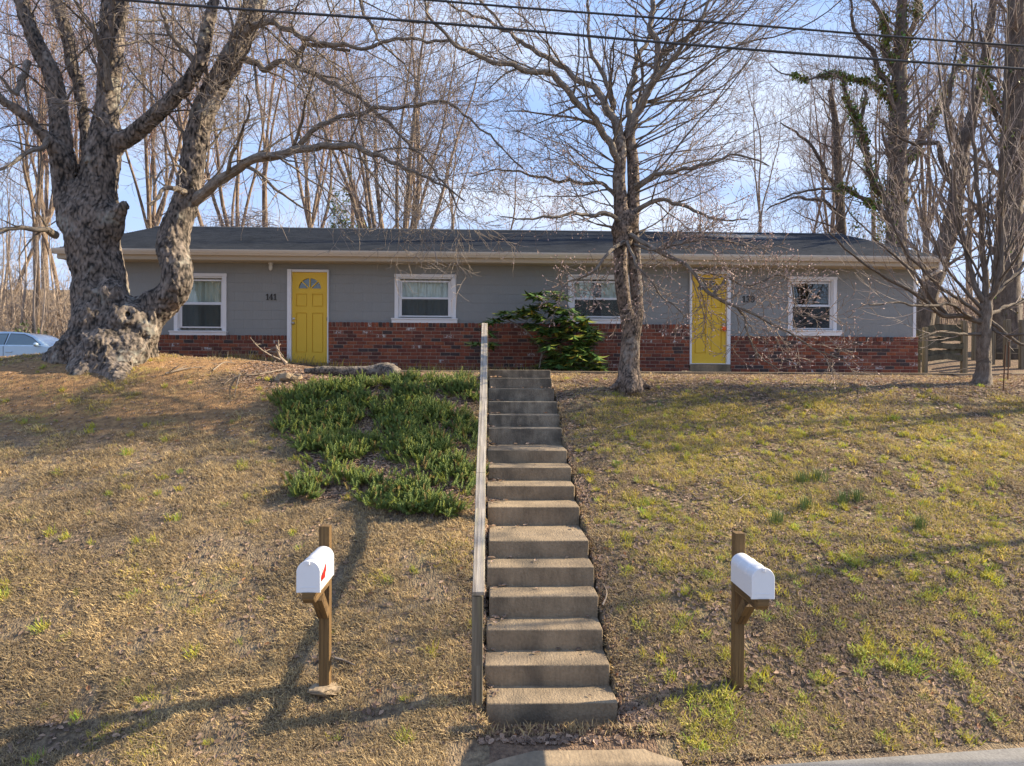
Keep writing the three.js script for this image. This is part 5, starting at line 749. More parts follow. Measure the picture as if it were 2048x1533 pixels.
M.leafYellow = std({ color: C(0.17, 0.20, 0.04), roughness: 0.6, side: THREE.DoubleSide });
{
  const at = (px, py, D) => { const q = U(px, py, D); return V(q.x, groundY(q.x, D), -D); };
  leafShrub('honeysuckle', 'bright green honeysuckle shrub low behind the parked car', at(42, 700, 26.6), 0.95, 1.15, 0.5, 650, 0.07, M.leafGreen, 3);
  leafShrub('laurel', 'green leafy sprig higher on the bank behind the car roof', at(60, 640, 28.2), 0.7, 1.5, 0.5, 380, 0.07, M.leafGreen, 4);
  leafShrub('evergreen', 'yellow green evergreen peeping over the roof beside the fan tree', at(688, 640, 27), 1.3, 7.4, 1.0, 2600, 0.05, M.leafYellow, 5, 3.5);
  leafShrub('holly', 'dark green evergreen foliage behind the roof end by the ivy tree', at(1752, 640, 27.2), 1.2, 5.6, 0.8, 1300, 0.06, M.ivy, 6);
  // tangle of vines over the roof
  const R = rngOf(9), s = new TubeSet(), c0 = U(490, 470, 26.5); for (let i = 0; i < 520; i++) { const a = R() * 6.28, p = V(c0.x + Math.cos(a) * 1.25 * Math.sqrt(R()), c0.y - 0.9 + 1.9 * R() * (1 - 0.3 * R()), c0.z + Math.sin(a) * 0.8), v = rnd3(R), pts = [p.clone()]; v.y = v.y * 0.4 + 0.15; for (let k = 0; k < 6; k++) { v.addScaledVector(rnd3(R), 0.3); v.y -= 0.09; v.normalize(); p.addScaledVector(v, 0.17); pts.push(p.clone()); } if (Math.hypot((p.x - c0.x) / 1.5, (p.y - c0.y) / 1.1) < 1.1) s.add(pts, [0.009, 0.009, 0.008, 0.008, 0.007, 0.006, 0.004], 3); }
  for (let i = 0; i < 26; i++) { const x = c0.x + (R() - 0.5) * 2.2, z = c0.z + (R() - 0.5); s.add([V(x, groundY(x, -z) - 0.1, z), V(x + (R() - 0.5) * 0.4, c0.y * 0.5, z), V(x + (R() - 0.5) * 0.6, c0.y + 0.4 * R(), z)], [0.03, 0.022, 0.012], 4); }
  solo('vine_tangle', 'rounded tangle of brown vines standing just above the roof', 'vine', s.geo(), M.twigWood, V(c0.x, 0.06, c0.z));
}
// trees across the road, mirrored in the windows
for (const [x, D, k, s] of [[-16, -12, 0, 0.8], [-9, -15, 1, 0.85], [-3, -13, 2, 0.9], [3.5, -16, 0, 0.9], [9, -13, 1, 0.8], [15, -15, 2, 0.9]]) plant(k, x, D, s, x, 'roadside_tree', 'bare tree on the far side of the road', 'trees across the road');

// big bare trees beyond the frame on the sunny side, whose shade streaks the lawn
for (const [x, D, k, s] of [[13.4, 9.0, 2, 0.75], [17, 12.5, 0, 0.8]]) plant(k, x, D, s, x * 1.7, 'lawn_tree', 'bare tree on the lawn beyond the slim tree', 'trees beyond the slim tree');
// ---------------------------------------------------------------- rhododendron against the brick
{
  const R = rngOf(21), D = 15.15, at = (zx, zy, o = 0) => U(940 + zx / 6.827, 560 + zy / 6.827, D + o), base = at(950, 1200), o = thing('rhododendron', 'green rhododendron bush with drooping leaves against the brick wall', 'bush', V(base.x, -0.02, -D));
  const stems = [[[950, 1210, 0.03], [975, 1060, 0.028], [980, 960, 0.024], [860, 800, 0.02], [700, 640, 0.016], [560, 570, 0.012], [450, 500, 0.008]], [[565, 575, 0.01], [430, 620, 0.008], [300, 720, 0.006]], [[960, 1100, 0.026], [1010, 1000, 0.026], [1180, 880, 0.022], [1330, 810, 0.018], [1500, 760, 0.013], [1650, 700, 0.008]], [[1250, 845, 0.015], [1280, 700, 0.012], [1200, 540, 0.01], [1110, 480, 0.008], [970, 370, 0.007], [930, 220, 0.005]], [[1210, 560, 0.008], [1300, 450, 0.006], [1200, 250, 0.005]], [[1000, 1150, 0.016], [1200, 1080, 0.012], [1450, 1050, 0.01], [1700, 1100, 0.006]], [[700, 640, 0.01], [800, 520, 0.007], [780, 400, 0.005]], [[300, 720, 0.006], [180, 800, 0.005], [110, 850, 0.004]]];
  for (const s of stems) { const q = path(s.map(([x, y, r]) => [at(x, y, (R() - 0.5) * 0.3), r]), 0.06), t = new TubeSet(); t.add(q.p, q.r, 7, 0.1); part(o, 'stem', t.geo(true), M.bark); }
  const ros = [[250, 560], [330, 520], [420, 440], [500, 420], [560, 470], [110, 850], [300, 720], [290, 860], [880, 180], [940, 200], [1130, 180], [1230, 220], [740, 380], [830, 380], [700, 470], [880, 450], [820, 600], [960, 520], [1010, 320], [1120, 370], [1200, 390], [1300, 420], [1370, 420], [1200, 520], [1300, 540], [1380, 540], [1490, 500], [1550, 540], [940, 620], [1050, 650], [1000, 700], [1200, 640], [1330, 640], [1430, 640], [1520, 640], [1620, 620], [1700, 700], [1750, 770], [1660, 780], [1580, 740], [960, 780], [1180, 800], [1250, 740], [1380, 760], [1450, 800], [1050, 900], [1000, 1130], [1080, 1160], [1150, 1050], [1220, 1150], [1300, 1000], [1300, 1120], [1400, 950], [1400, 1080], [1480, 1160], [1550, 920], [1550, 1050], [1620, 1120], [1650, 980], [1680, 1160], [1750, 1150], [1780, 1190], [1350, 1190], [1120, 980], [1700, 1060], [1480, 880], [1350, 900], [1600, 850], [1500, 1000], [1250, 1060], [1100, 1080]];
  const leafG = [0, 1, 2].map((k) => { const g = new THREE.PlaneGeometry(0.056, 0.18, 4, 6), p = g.attributes.position; for (let i = 0; i < p.count; i++) { const y = clamp(p.getY(i) / 0.18 + 0.5), w = Math.sin(Math.PI * Math.min(1, Math.pow(y, 0.8) * 0.98 + 0.02)) * 0.95 + 0.06, x = p.getX(i) * w; p.setXYZ(i, x, p.getY(i) + 0.09, Math.abs(x) * (0.35 + 0.2 * k) - y * y * (0.03 + 0.02 * k)); } g.computeVertexNormals(); return g; });
  const mats = [[0.075, 0.14, 0.036], [0.105, 0.17, 0.04], [0.05, 0.105, 0.034], [0.19, 0.22, 0.045], [0.32, 0.26, 0.04]].map((c) => new THREE.MeshPhysicalMaterial({ color: C(...c), roughness: 0.3, side: THREE.DoubleSide, specularIntensity: 1 }));
  let n = 0; const rest = new Map();
  for (const [zx, zy] of [...ros, ...ros.slice(8)]) ros.push([zx + (R() - 0.5) * 110, zy + (R() - 0.5) * 90]);
  ros.forEach(([zx, zy], ri) => {
    const low = zy > 880, c = at(zx + (R() - 0.5) * 30, zy + (R() - 0.5) * 20, (R() - 0.55) * (low ? 0.9 : 0.7)); if (c.y < 0.1) c.y = 0.1; const cnt = 9 + Math.floor(R() * 4), a0 = R() * 6;
    for (let k = 0; k < cnt; k++) {
      const az = a0 + k / cnt * 6.28 + R() * 0.3, droop = 1.75 + R() * 0.75, m = new THREE.Matrix4().makeRotationY(az).multiply(new THREE.Matrix4().makeRotationX(droop)), s = 1.0 + R() * 0.55, mi = R() < 0.05 ? 4 : R() < 0.22 ? 3 : Math.floor(R() * 3), gk = Math.floor(R() * 3);
      if (n < 290) { const l = piece(o, 'leaf', leafG[gk], mats[mi], c, new THREE.Euler().setFromRotationMatrix(m)); l.scale.setScalar(s); n++; } else { const g = leafG[gk].clone(); g.scale(s, s, s); g.applyMatrix4(m); g.translate(c.x, c.y, c.z); if (!rest.has(mi)) rest.set(mi, []); rest.get(mi).push(g); }
    }
  });
  for (const [mi, l] of rest) part(o, 'leaves', join(l), mats[mi]).userData.kind = 'stuff';
}
// ---------------------------------------------------------------- creeping juniper on the bank
{
  const R = rngOf(12), o = thing('juniper', 'low spreading green juniper on the bank left of the handrail', 'juniper', V(-1.6, groundY(-1.6, 10.2), -10.2));
  const sprig = (seed) => { const r = rngOf(seed), p = [], L = 0.17; for (let k = 0; k < 34; k++) { const t = 0.1 + 0.9 * k / 34, a = k * 2.4, l = 0.034 * (1.15 - t * 0.75), y = t * L, w = 0.0075, dx = Math.cos(a), dz = Math.sin(a), bx2 = dx * 0.004, bz2 = dz * 0.004, tx = dx * l, ty = y + l * 0.85, tz = dz * l; p.push(bx2 - dz * w, y, bz2 + dx * w, bx2 + dz * w, y, bz2 - dx * w, tx, ty, tz); } const g = new THREE.BufferGeometry(); g.setAttribute('position', new THREE.Float32BufferAttribute(p, 3)); g.computeVertexNormals(); return g; };
  const mat = std({ color: C(0.105, 0.155, 0.03), roughness: 0.7, side: THREE.DoubleSide }); const m = new THREE.Matrix4(), plants = [], st = new TubeSet();
  for (let i = 0; plants.length < 1900 && i < 40000; i++) { // runners, thicker in clumps
    const x = lerp(-3.4, -0.15, R()), D = lerp(7.8, 12.5, R()); if (!inPoly(x + 0.5 * n3(x * 1.9, D * 1.9, 3.7), D + 0.5 * n3(x * 1.9, D * 1.9, 8.1), JUN) || x > -0.17) continue; const den = fbm(x * 2.4 + 2, D * 2.4, 4.4, 3) + 0.17; if (den < R() * 0.34) continue;
    const y = groundY(x, D), az = Math.PI * 0.5 + (R() - 0.5) * 3.6, lean = 0.45 + R() * 1.0; plants.push([x, y, -D, az, lean]);
  }
  const list = []; for (const [x, y, z, az, lean] of plants) { const h = 0.04 + 0.14 * R(), tip = V(x + Math.cos(az) * Math.sin(lean) * h, y + Math.cos(lean) * h * 0.8, z + Math.sin(az) * Math.sin(lean) * h); st.add([V(x, y - 0.02, z), tip], [0.005, 0.003], 3); const n = 4 + Math.floor(R() * 4); for (let k = 0; k < n; k++) { const t = 0.25 + 0.75 * R(), q = V(lerp(x, tip.x, t) + (R() - 0.5) * 0.11, lerp(y, tip.y, t) + R() * 0.03, lerp(z, tip.z, t) + (R() - 0.5) * 0.11); list.push([q, az + (R() - 0.5) * 1.8, lean * (0.35 + 0.7 * R())]); } }
  const parts = [sprig(1), sprig(2)], half = Math.ceil(list.length / 2);
  parts.forEach((g, w) => { const sub = list.filter((_, i) => i % 2 === w), im = new THREE.InstancedMesh(g, mat, sub.length); sub.forEach(([q, az, lean], k) => { const dir = V(Math.cos(az) * Math.sin(lean), Math.cos(lean), Math.sin(az) * Math.sin(lean)); m.compose(q.clone().sub(o.at), new THREE.Quaternion().setFromUnitVectors(V(0, 1, 0), dir), V(1, 1, 1).multiplyScalar(0.45 + R() * 0.6)); im.setMatrixAt(k, m); const y = R(); im.setColorAt(k, y < 0.07 ? C(2.0, 0.95, 1.1) : y < 0.3 ? C(1.9, 1.5, 0.9) : C(0.6 + y * 0.7, 0.65 + y * 0.6, 0.6 + y * 0.5)); }); im.name = 'foliage'; im.userData.kind = 'stuff'; sh(im); o.add(im); });
  part(o, 'runners', st.geo(), M.twig);
  console.log('juniper sprigs', list.length);
}
// ---------------------------------------------------------------- grass, leaf litter
{
  const R = rngOf(99), m = new THREE.Matrix4(), up = V(0, 1, 0);
  const tuft = (seed, n, len, flat, w, spread) => { const r = rngOf(seed), p = [], nn = []; for (let k = 0; k < n; k++) { const a = r() * 6.28, e = flat * (0.6 + 0.6 * r()), l = len * (0.6 + 0.8 * r()), bx0 = (r() - 0.5) * spread, bz0 = (r() - 0.5) * spread, dx = Math.cos(a) * Math.sin(e), dz = Math.sin(a) * Math.sin(e), dy = Math.cos(e), px = -Math.sin(a) * w, pz = Math.cos(a) * w, k1 = 0.55, mx = bx0 + dx * l * k1 * 0.85, my = dy * l * k1 * 1.15, mz = bz0 + dz * l * k1 * 0.85, tx = bx0 + dx * l, ty = dy * l * 0.9, tz = bz0 + dz * l; p.push(bx0 - px, -0.005, bz0 - pz, bx0 + px, -0.005, bz0 + pz, mx + px * 0.8, my, mz + pz * 0.8, bx0 - px, -0.005, bz0 - pz, mx + px * 0.8, my, mz + pz * 0.8, mx - px * 0.8, my, mz - pz * 0.8, mx - px * 0.8, my, mz - pz * 0.8, mx + px * 0.8, my, mz + pz * 0.8, tx, ty, tz); } const g = new THREE.BufferGeometry(); g.setAttribute('position', new THREE.Float32BufferAttribute(p, 3)); g.computeVertexNormals(); return g; };
  const nrm = (x, D) => V(groundY(x - 0.08, D) - groundY(x + 0.08, D), 0.16, -(groundY(x, D - 0.08) - groundY(x, D + 0.08))).normalize();
  const clear = (x, D) => (x > SX0 - 0.02 && x < SX1 + 0.03 && D > 5.62 && D < 14.2) || (D > 14.15 && D < 15.0 && x > -6.4) || D < roadEdge(x) + 0.12 || (x > -0.35 && x < 1.45 && D < 5.52) || (D > 15.85 && x > -9.4 && x < 9.8);
  const spots = (n, d0, d1, pick) => { const out = []; for (let i = 0, tries = 0; i < n && tries < n * 14; tries++) { const D = d0 + (d1 - d0) * Math.pow(R(), 1.25), x = (R() * 2 - 1) * (D * 0.78 + 2.4); if (clear(x, D)) continue; const k = cover(x, D), c = pick(k, x, D); if (!c || R() > c[0]) continue; out.push([x, D, c[1], c[2]]); i++; } return out; };
  const lay = (name, label, cat, geos, mat, list, s0, s1) => {
    const holder = new THREE.Group(); holder.name = numbered(name); tag(holder, label, cat, null, 'stuff'); scene.add(holder);
    geos.forEach((g, w) => { const sub = list.filter((_, i) => i % geos.length === w), im = new THREE.InstancedMesh(g, mat, sub.length); sub.forEach(([x, D, col, sc = 1], k) => { const q = new THREE.Quaternion().setFromUnitVectors(up, nrm(x, D)).multiply(new THREE.Quaternion().setFromAxisAngle(up, R() * 6.28)); m.compose(V(x, groundY(x, D), -D), q, V(1, 1, 1).multiplyScalar(lerp(s0, s1, R()) * sc)); im.setMatrixAt(k, m); im.setColorAt(k, col); }); im.name = name + '_blades'; im.userData.kind = 'stuff'; sh(im); holder.add(im); });
  };
  const tan = (w = 0) => { const t = R() * clamp(0.75 + w * 1.3, 0.2, 1), k = 0.7 + 0.55 * R(); return C(lerp(0.19, 0.76, t) * k, lerp(0.132, 0.56, t) * k, lerp(0.07, 0.26, t) * k); };
  const olive = () => { const k = 0.75 + 0.5 * R(), y = R(); return C(lerp(0.28, 0.66, y) * k, lerp(0.25, 0.50, y) * k, lerp(0.04, 0.085, y) * k); };
  const plain = new THREE.MeshPhysicalMaterial({ color: C(1, 1, 1), roughness: 0.95, side: THREE.DoubleSide, transmission: 0.42, thickness: 0 });
  const dry = spots(118000, 5.0, 14.1, (k, x, D) => [clamp(1 - k.soil * 0.93 - k.litter * 0.72) * clamp(0.66 + k.b * 2.6, 0.1, 1), R() < k.green * 0.72 ? olive() : tan(k.a), clamp(0.75 + k.b * 1.1, 0.5, 1.3)]);
  lay('dry_grass', 'short dead tan grass covering the sloping lawn', 'grass', [tuft(1, 6, 0.065, 1.0, 0.0034, 0.06), tuft(2, 6, 0.07, 1.2, 0.0036, 0.07), tuft(3, 5, 0.055, 1.25, 0.004, 0.06), tuft(4, 7, 0.05, 0.75, 0.0034, 0.04)], plain, dry, 0.7, 1.4);
  // green tufts come in clumps
  const clumps = []; for (let i = 0; i < 1100; i++) { const D = lerp(5.3, 13.0, R()), right = R() < 0.78, x = right ? lerp(1.2, D * 0.74, R()) : lerp(-D * 0.74, -0.2, R()); if (right && D > 11 && R() < 0.7) continue; if (!right && R() < 0.4) continue; clumps.push([x, D, 0.03 + 0.06 * R() * R(), 0.5 + 0.6 * R(), 0.3 + 0.7 * R()]); }
  for (const [px, D, r] of [[1735, 6.2, 0.1], [1760, 6.3, 0.09], [1800, 6.15, 0.11], [1830, 6.1, 0.1], [1870, 6.15, 0.1], [1990, 6.2, 0.13], [1890, 6.9, 0.08], [1960, 6.8, 0.08], [1420, 5.72, 0.14], [1470, 5.68, 0.16], [1450, 5.85, 0.1], [1710, 7.3, 0.1], [1730, 7.28, 0.08], [2030, 6.5, 0.1], [1940, 6.05, 0.1]]) { const x = (px - 982) / 1420 * D; clumps.push([x, D, r, 1.1, 0.3]); }
  const greens = []; for (const [cx, cD, r, s, y] of clumps) { const n = 4 + Math.floor(r * r * 900); for (let k = 0; k < n; k++) { const a = R() * 6.28, q = r * Math.sqrt(R()), x = cx + Math.cos(a) * q, D = cD + Math.sin(a) * q; if (clear(x, D)) continue; const kk = 0.7 + 0.6 * R(); const rr = lerp(0.2, 0.6, (0.35 + 0.65 * y) * R() + 0.15); greens.push([x, D, C(rr * kk, Math.max(rr * 0.86, lerp(0.26, 0.46, R())) * kk, 0.034 * kk), s]); } }
  lay('green_grass', 'scattered bright green tufts of grass growing through the lawn', 'grass', [tuft(5, 11, 0.075, 0.7, 0.003, 0.06), tuft(6, 11, 0.085, 0.8, 0.003, 0.07)], plain, greens, 0.6, 1.15);
  // fallen leaves
  const leaf = (seed) => { const r = rngOf(seed), g = new THREE.PlaneGeometry(0.036, 0.055, 2, 2), p = g.attributes.position; for (let i = 0; i < p.count; i++) { const y = p.getY(i) / 0.055; p.setX(i, p.getX(i) * (1 - Math.abs(y) * 1.3)); p.setZ(i, Math.abs(p.getX(i)) * (0.5 + r() * 0.6) + y * y * 0.03 * (r() + 0.3)); } g.rotateX(-Math.PI / 2 + 0.3 * (r() - 0.5)); g.translate(0, 0.008, 0); g.computeVertexNormals(); return g; };
  const brown = () => { const t = R(), k = 0.6 + 0.7 * R(); return R() < 0.02 ? C(0.36 * k, 0.15 * k, 0.05 * k) : C(lerp(0.16, 0.50, t) * k, lerp(0.095, 0.34, t) * k, lerp(0.06, 0.23, t) * k); };
  const fallen = spots(90000, 5.15, 15.8, (k, x, D) => [clamp(k.litter * 1.1 + 0.06 + (x > 1 ? 0.22 : 0) + (D > 14.9 && x < 1.2 ? 0.25 : 0)), brown(), 1]);
  const foot = []; for (let i = 0; i < 900; i++) { const x = lerp(-0.1, 1.5, R()), D = 5.45 + 0.3 * R() + (x > 1.05 ? R() * 0.3 : 0); if (x < SX1 && D > 5.76) continue; foot.push([x, D, brown(), 1.1]); }
  for (let i = 0; i < 1400; i++) { const D = lerp(5.8, 12, R()), x = -0.04 - 0.28 * R() * R(); foot.push([x, D, brown(), 1]); if (R() < 0.6) foot.push([SX1 + 0.05 + 0.25 * R() * R(), D, brown(), 1]); }
  lay('leaf_litter', 'brown fallen leaves scattered over the lawn and beds', 'leaves', [leaf(1), leaf(2), leaf(3)], plain, [...fallen, ...foot], 0.45, 1.05);
  // leaves blown on to the treads
  { const L = leaf(7), q = []; for (let i = 0; i < STEP_D.length - 1; i++) { const a = STEP_D[i], b = STEP_D[i + 1], n = 5 + Math.floor(R() * 7); for (let k = 0; k < n; k++) { const side = R() < 0.65; q.push([side ? SX0 + 0.03 + 0.2 * R() * R() : lerp(SX0, SX1, R()), STEP_H[i] + 0.004, -(b - 0.02 - (b - a) * 0.7 * R() * R())]); } } const im = new THREE.InstancedMesh(L, plain, q.length); q.forEach(([x, y, z], k) => { m.compose(V(x, y, z), new THREE.Quaternion().setFromEuler(new THREE.Euler((R() - 0.5) * 0.4, R() * 6.3, (R() - 0.5) * 0.4)), V(1, 1, 1).multiplyScalar(0.6 + 0.7 * R())); im.setMatrixAt(k, m); im.setColorAt(k, brown()); }); im.name = 'step_leaves'; tag(im, 'fallen brown leaves lying on the treads of the concrete stairs', 'leaves', null, 'stuff'); sh(im); scene.add(im); }
  console.log('grass', dry.length, greens.length, fallen.length + foot.length);
  // wild onion clumps
  const blade = tuft(11, 26, 0.17, 0.42, 0.0028, 0.09), om = std({ color: C(0.14, 0.19, 0.05), roughness: 0.7, side: THREE.DoubleSide });
  [[1612, 1020, 'middle one of the row above the plain mailbox'], [1690, 1008, 'tallest pair, its left half'], [1712, 1005, 'tallest pair, its right half'], [1850, 1060, 'lone one farthest right'], [1555, 1050, 'one nearest above the plain mailbox'], [1607, 968, 'upper one, left of two'], [1640, 963, 'upper one, right of two']].forEach(([px, py, which]) => {
    const lab = 'green wild onion clump on the lawn, ' + which; let D = 9; for (let k = 0; k < 30; k++) { const q = U(px, py, D), g = groundY(q.x, D); D += (q.y - g) * 1.2; } const q = U(px, py, D), g2 = []; for (let k = 0; k < 3; k++) { const b = blade.clone(); b.rotateY(k * 2.1); b.translate((R() - 0.5) * 0.12, 0, (R() - 0.5) * 0.1); g2.push(b); }
    const mesh = sh(new THREE.Mesh(join(g2), om)); mesh.name = numbered('wild_onion'); mesh.position.set(q.x, groundY(q.x, D), -D); tag(mesh, lab, 'grass clump', 'wild onion clumps'); scene.add(mesh);
  });
  // weeds and seedlings at the foot of the wall
  const wl = []; for (let i = 0; i < 260; i++) { const x = lerp(-6, 1.2, R()); wl.push([x, lerp(15.0, 15.75, R()), R() < 0.5 ? olive() : tan(), 1.3]); }
  lay('wall_weeds', 'straggling weeds along the foot of the brick wall', 'weeds', [tuft(15, 8, 0.16, 0.6, 0.004, 0.1)], plain, wl, 0.5, 1.2);
}
// ---------------------------------------------------------------- parked car
{
  const D = 25, X = U(115, 700, D).x, y0 = -0.115, car = thing('parked_car', 'silver blue sedan parked behind the old tree', 'car', V(X - 0.6, y0, -D));
  const paintM = new THREE.MeshPhysicalMaterial({ color: C(0.36, 0.49, 0.60), metalness: 0.3, roughness: 0.32, clearcoat: 1, clearcoatRoughness: 0.06 }), tint = new THREE.MeshPhysicalMaterial({ color: C(0.10, 0.16, 0.19), roughness: 0.03, metalness: 0, clearcoat: 1 }), tyreM = std({ color: C(0.02, 0.02, 0.02), roughness: 0.9 });
  // car runs along x, nose to +x; local x 0 = front door's front edge
  const bx0 = X, P = (x, y) => [x, y];
  const side = new THREE.Shape(); side.moveTo(-3.3, 0.32); side.lineTo(-3.02, 0.28); side.absarc(-2.62, 0.32, 0.36, Math.PI, 0, true); side.lineTo(-0.1, 0.24); side.absarc(0.42, 0.32, 0.36, Math.PI, 0, true); side.lineTo(1.12, 0.28); side.quadraticCurveTo(1.28, 0.34, 1.26, 0.55); side.quadraticCurveTo(1.2, 0.72, 0.9, 0.78); side.quadraticCurveTo(0.3, 0.90, -0.12, 0.945); side.lineTo(-2.75, 0.96); side.quadraticCurveTo(-3.25, 0.98, -3.4, 0.93); side.quadraticCurveTo(-3.48, 0.7, -3.42, 0.5); side.quadraticCurveTo(-3.4, 0.36, -3.3, 0.32);
  const bg = new THREE.ExtrudeGeometry(side, { depth: 1.5, bevelEnabled: true, bevelSize: 0.05, bevelThickness: 0.12, bevelSegments: 5, curveSegments: 14 }); bg.translate(bx0, y0, -D - 0.87); part(car, 'body', bg, paintM);
  // cabin: loft between a wide belt line and a narrow roof
  const belt = 0.95, roofY = 1.41, zc = -D - 0.12, loop = (ins, y, xs) => xs.map(([x, s]) => V(bx0 + x, y0 + y, zc + s * ins));
  const roofPts = [[-0.72, roofY - 0.03], [-1.1, roofY], [-1.6, roofY + 0.012], [-2.05, roofY - 0.01], [-2.3, roofY - 0.05]], ng = []; const zi = 0.60, zb = 0.80;
  const cab = new THREE.Shape(); cab.moveTo(-0.02, belt); cab.quadraticCurveTo(-0.45, 1.3, -0.78, roofY - 0.03); cab.quadraticCurveTo(-1.5, roofY + 0.05, -2.3, roofY - 0.05); cab.quadraticCurveTo(-2.7, 1.2, -2.95, belt); cab.lineTo(-0.02, belt);
  const cgm = new THREE.ExtrudeGeometry(cab, { depth: 1.48, bevelEnabled: true, bevelSize: 0.035, bevelThickness: 0.06, bevelSegments: 4, curveSegments: 16 }); cgm.translate(bx0, y0, zc - 0.74); { const p = cgm.attributes.position; for (let i = 0; i < p.count; i++) { const t = clamp((p.getY(i) - y0 - belt) / (roofY - belt)); p.setZ(i, zc + (p.getZ(i) - zc) * lerp(1, 0.79, t)); } cgm.computeVertexNormals(); } part(car, 'cabin', cgm, paintM);
  const glassOf = (pts, name) => { const s = new THREE.Shape(); pts.forEach(([x, y], i) => (i ? s.lineTo(x, y) : s.moveTo(x, y))); const rim = new THREE.ExtrudeGeometry(s, { depth: 0.012, bevelEnabled: true, bevelSize: 0.022, bevelThickness: 0.004, bevelSegments: 1 }), pane = new THREE.ExtrudeGeometry(s, { depth: 0.02, bevelEnabled: false }); for (const g of [rim, pane]) { const p = g.attributes.position; for (let i = 0; i < p.count; i++) { const t = clamp((p.getY(i) - belt) / (roofY - belt)); p.setXYZ(i, p.getX(i) + bx0, p.getY(i) + y0, zc + 0.80 * lerp(1, 0.79, t) + p.getZ(i) - 0.002); } g.computeVertexNormals(); } const r = part(car, 'window_frame', rim, M.black); part(r, name, pane, tint); };
  glassOf([[-0.16, 0.985], [-0.5, 1.23], [-0.78, 1.345], [-1.22, 1.365], [-1.30, 0.985]], 'front_window'); glassOf([[-1.38, 0.985], [-1.32, 1.365], [-1.9, 1.34], [-2.18, 1.25], [-2.36, 1.06], [-2.34, 0.985]], 'rear_window');
  const zs = -D + 0.76; for (const [a, b, n] of [[-1.35, -0.12, 'front_door'], [-2.32, -1.35, 'rear_door']]) { const d = part(car, n, join([bx(bx0 + a, bx0 + a + 0.008, y0 + 0.34, y0 + 0.95, zs - 0.03, zs - 0.001), bx(bx0 + a, bx0 + b, y0 + 0.33, y0 + 0.337, zs - 0.03, zs - 0.001)]), M.black); part(d, 'door_handle', bx(bx0 + a + 0.08, bx0 + a + 0.3, y0 + 0.74, y0 + 0.775, zs - 0.03, zs + 0.03, 0.012), paintM); }
  part(car, 'sill_trim', bx(bx0 - 2.2, bx0 + 0.0, y0 + 0.235, y0 + 0.29, zs - 0.06, zs + 0.012, 0.01), M.white);
  const mir = new THREE.SphereGeometry(0.1, 14, 10); mir.scale(0.8, 0.75, 1); mir.translate(bx0 - 0.2, y0 + 1.0, zs + 0.10); part(car, 'mirror', mir, paintM);
  for (const x of [-2.62, 0.42]) for (const s of [1, -1]) { const g = new THREE.CylinderGeometry(0.315, 0.315, 0.2, 28); g.rotateX(Math.PI / 2); g.translate(bx0 + x, y0 + 0.315, zc + 0.74 * s); const w = part(car, 'wheel', g, tyreM); const r = new THREE.CylinderGeometry(0.2, 0.2, 0.21, 20); r.rotateX(Math.PI / 2); r.translate(bx0 + x, y0 + 0.315, zc + 0.74 * s); part(w, 'rim', r, M.steel); }
}
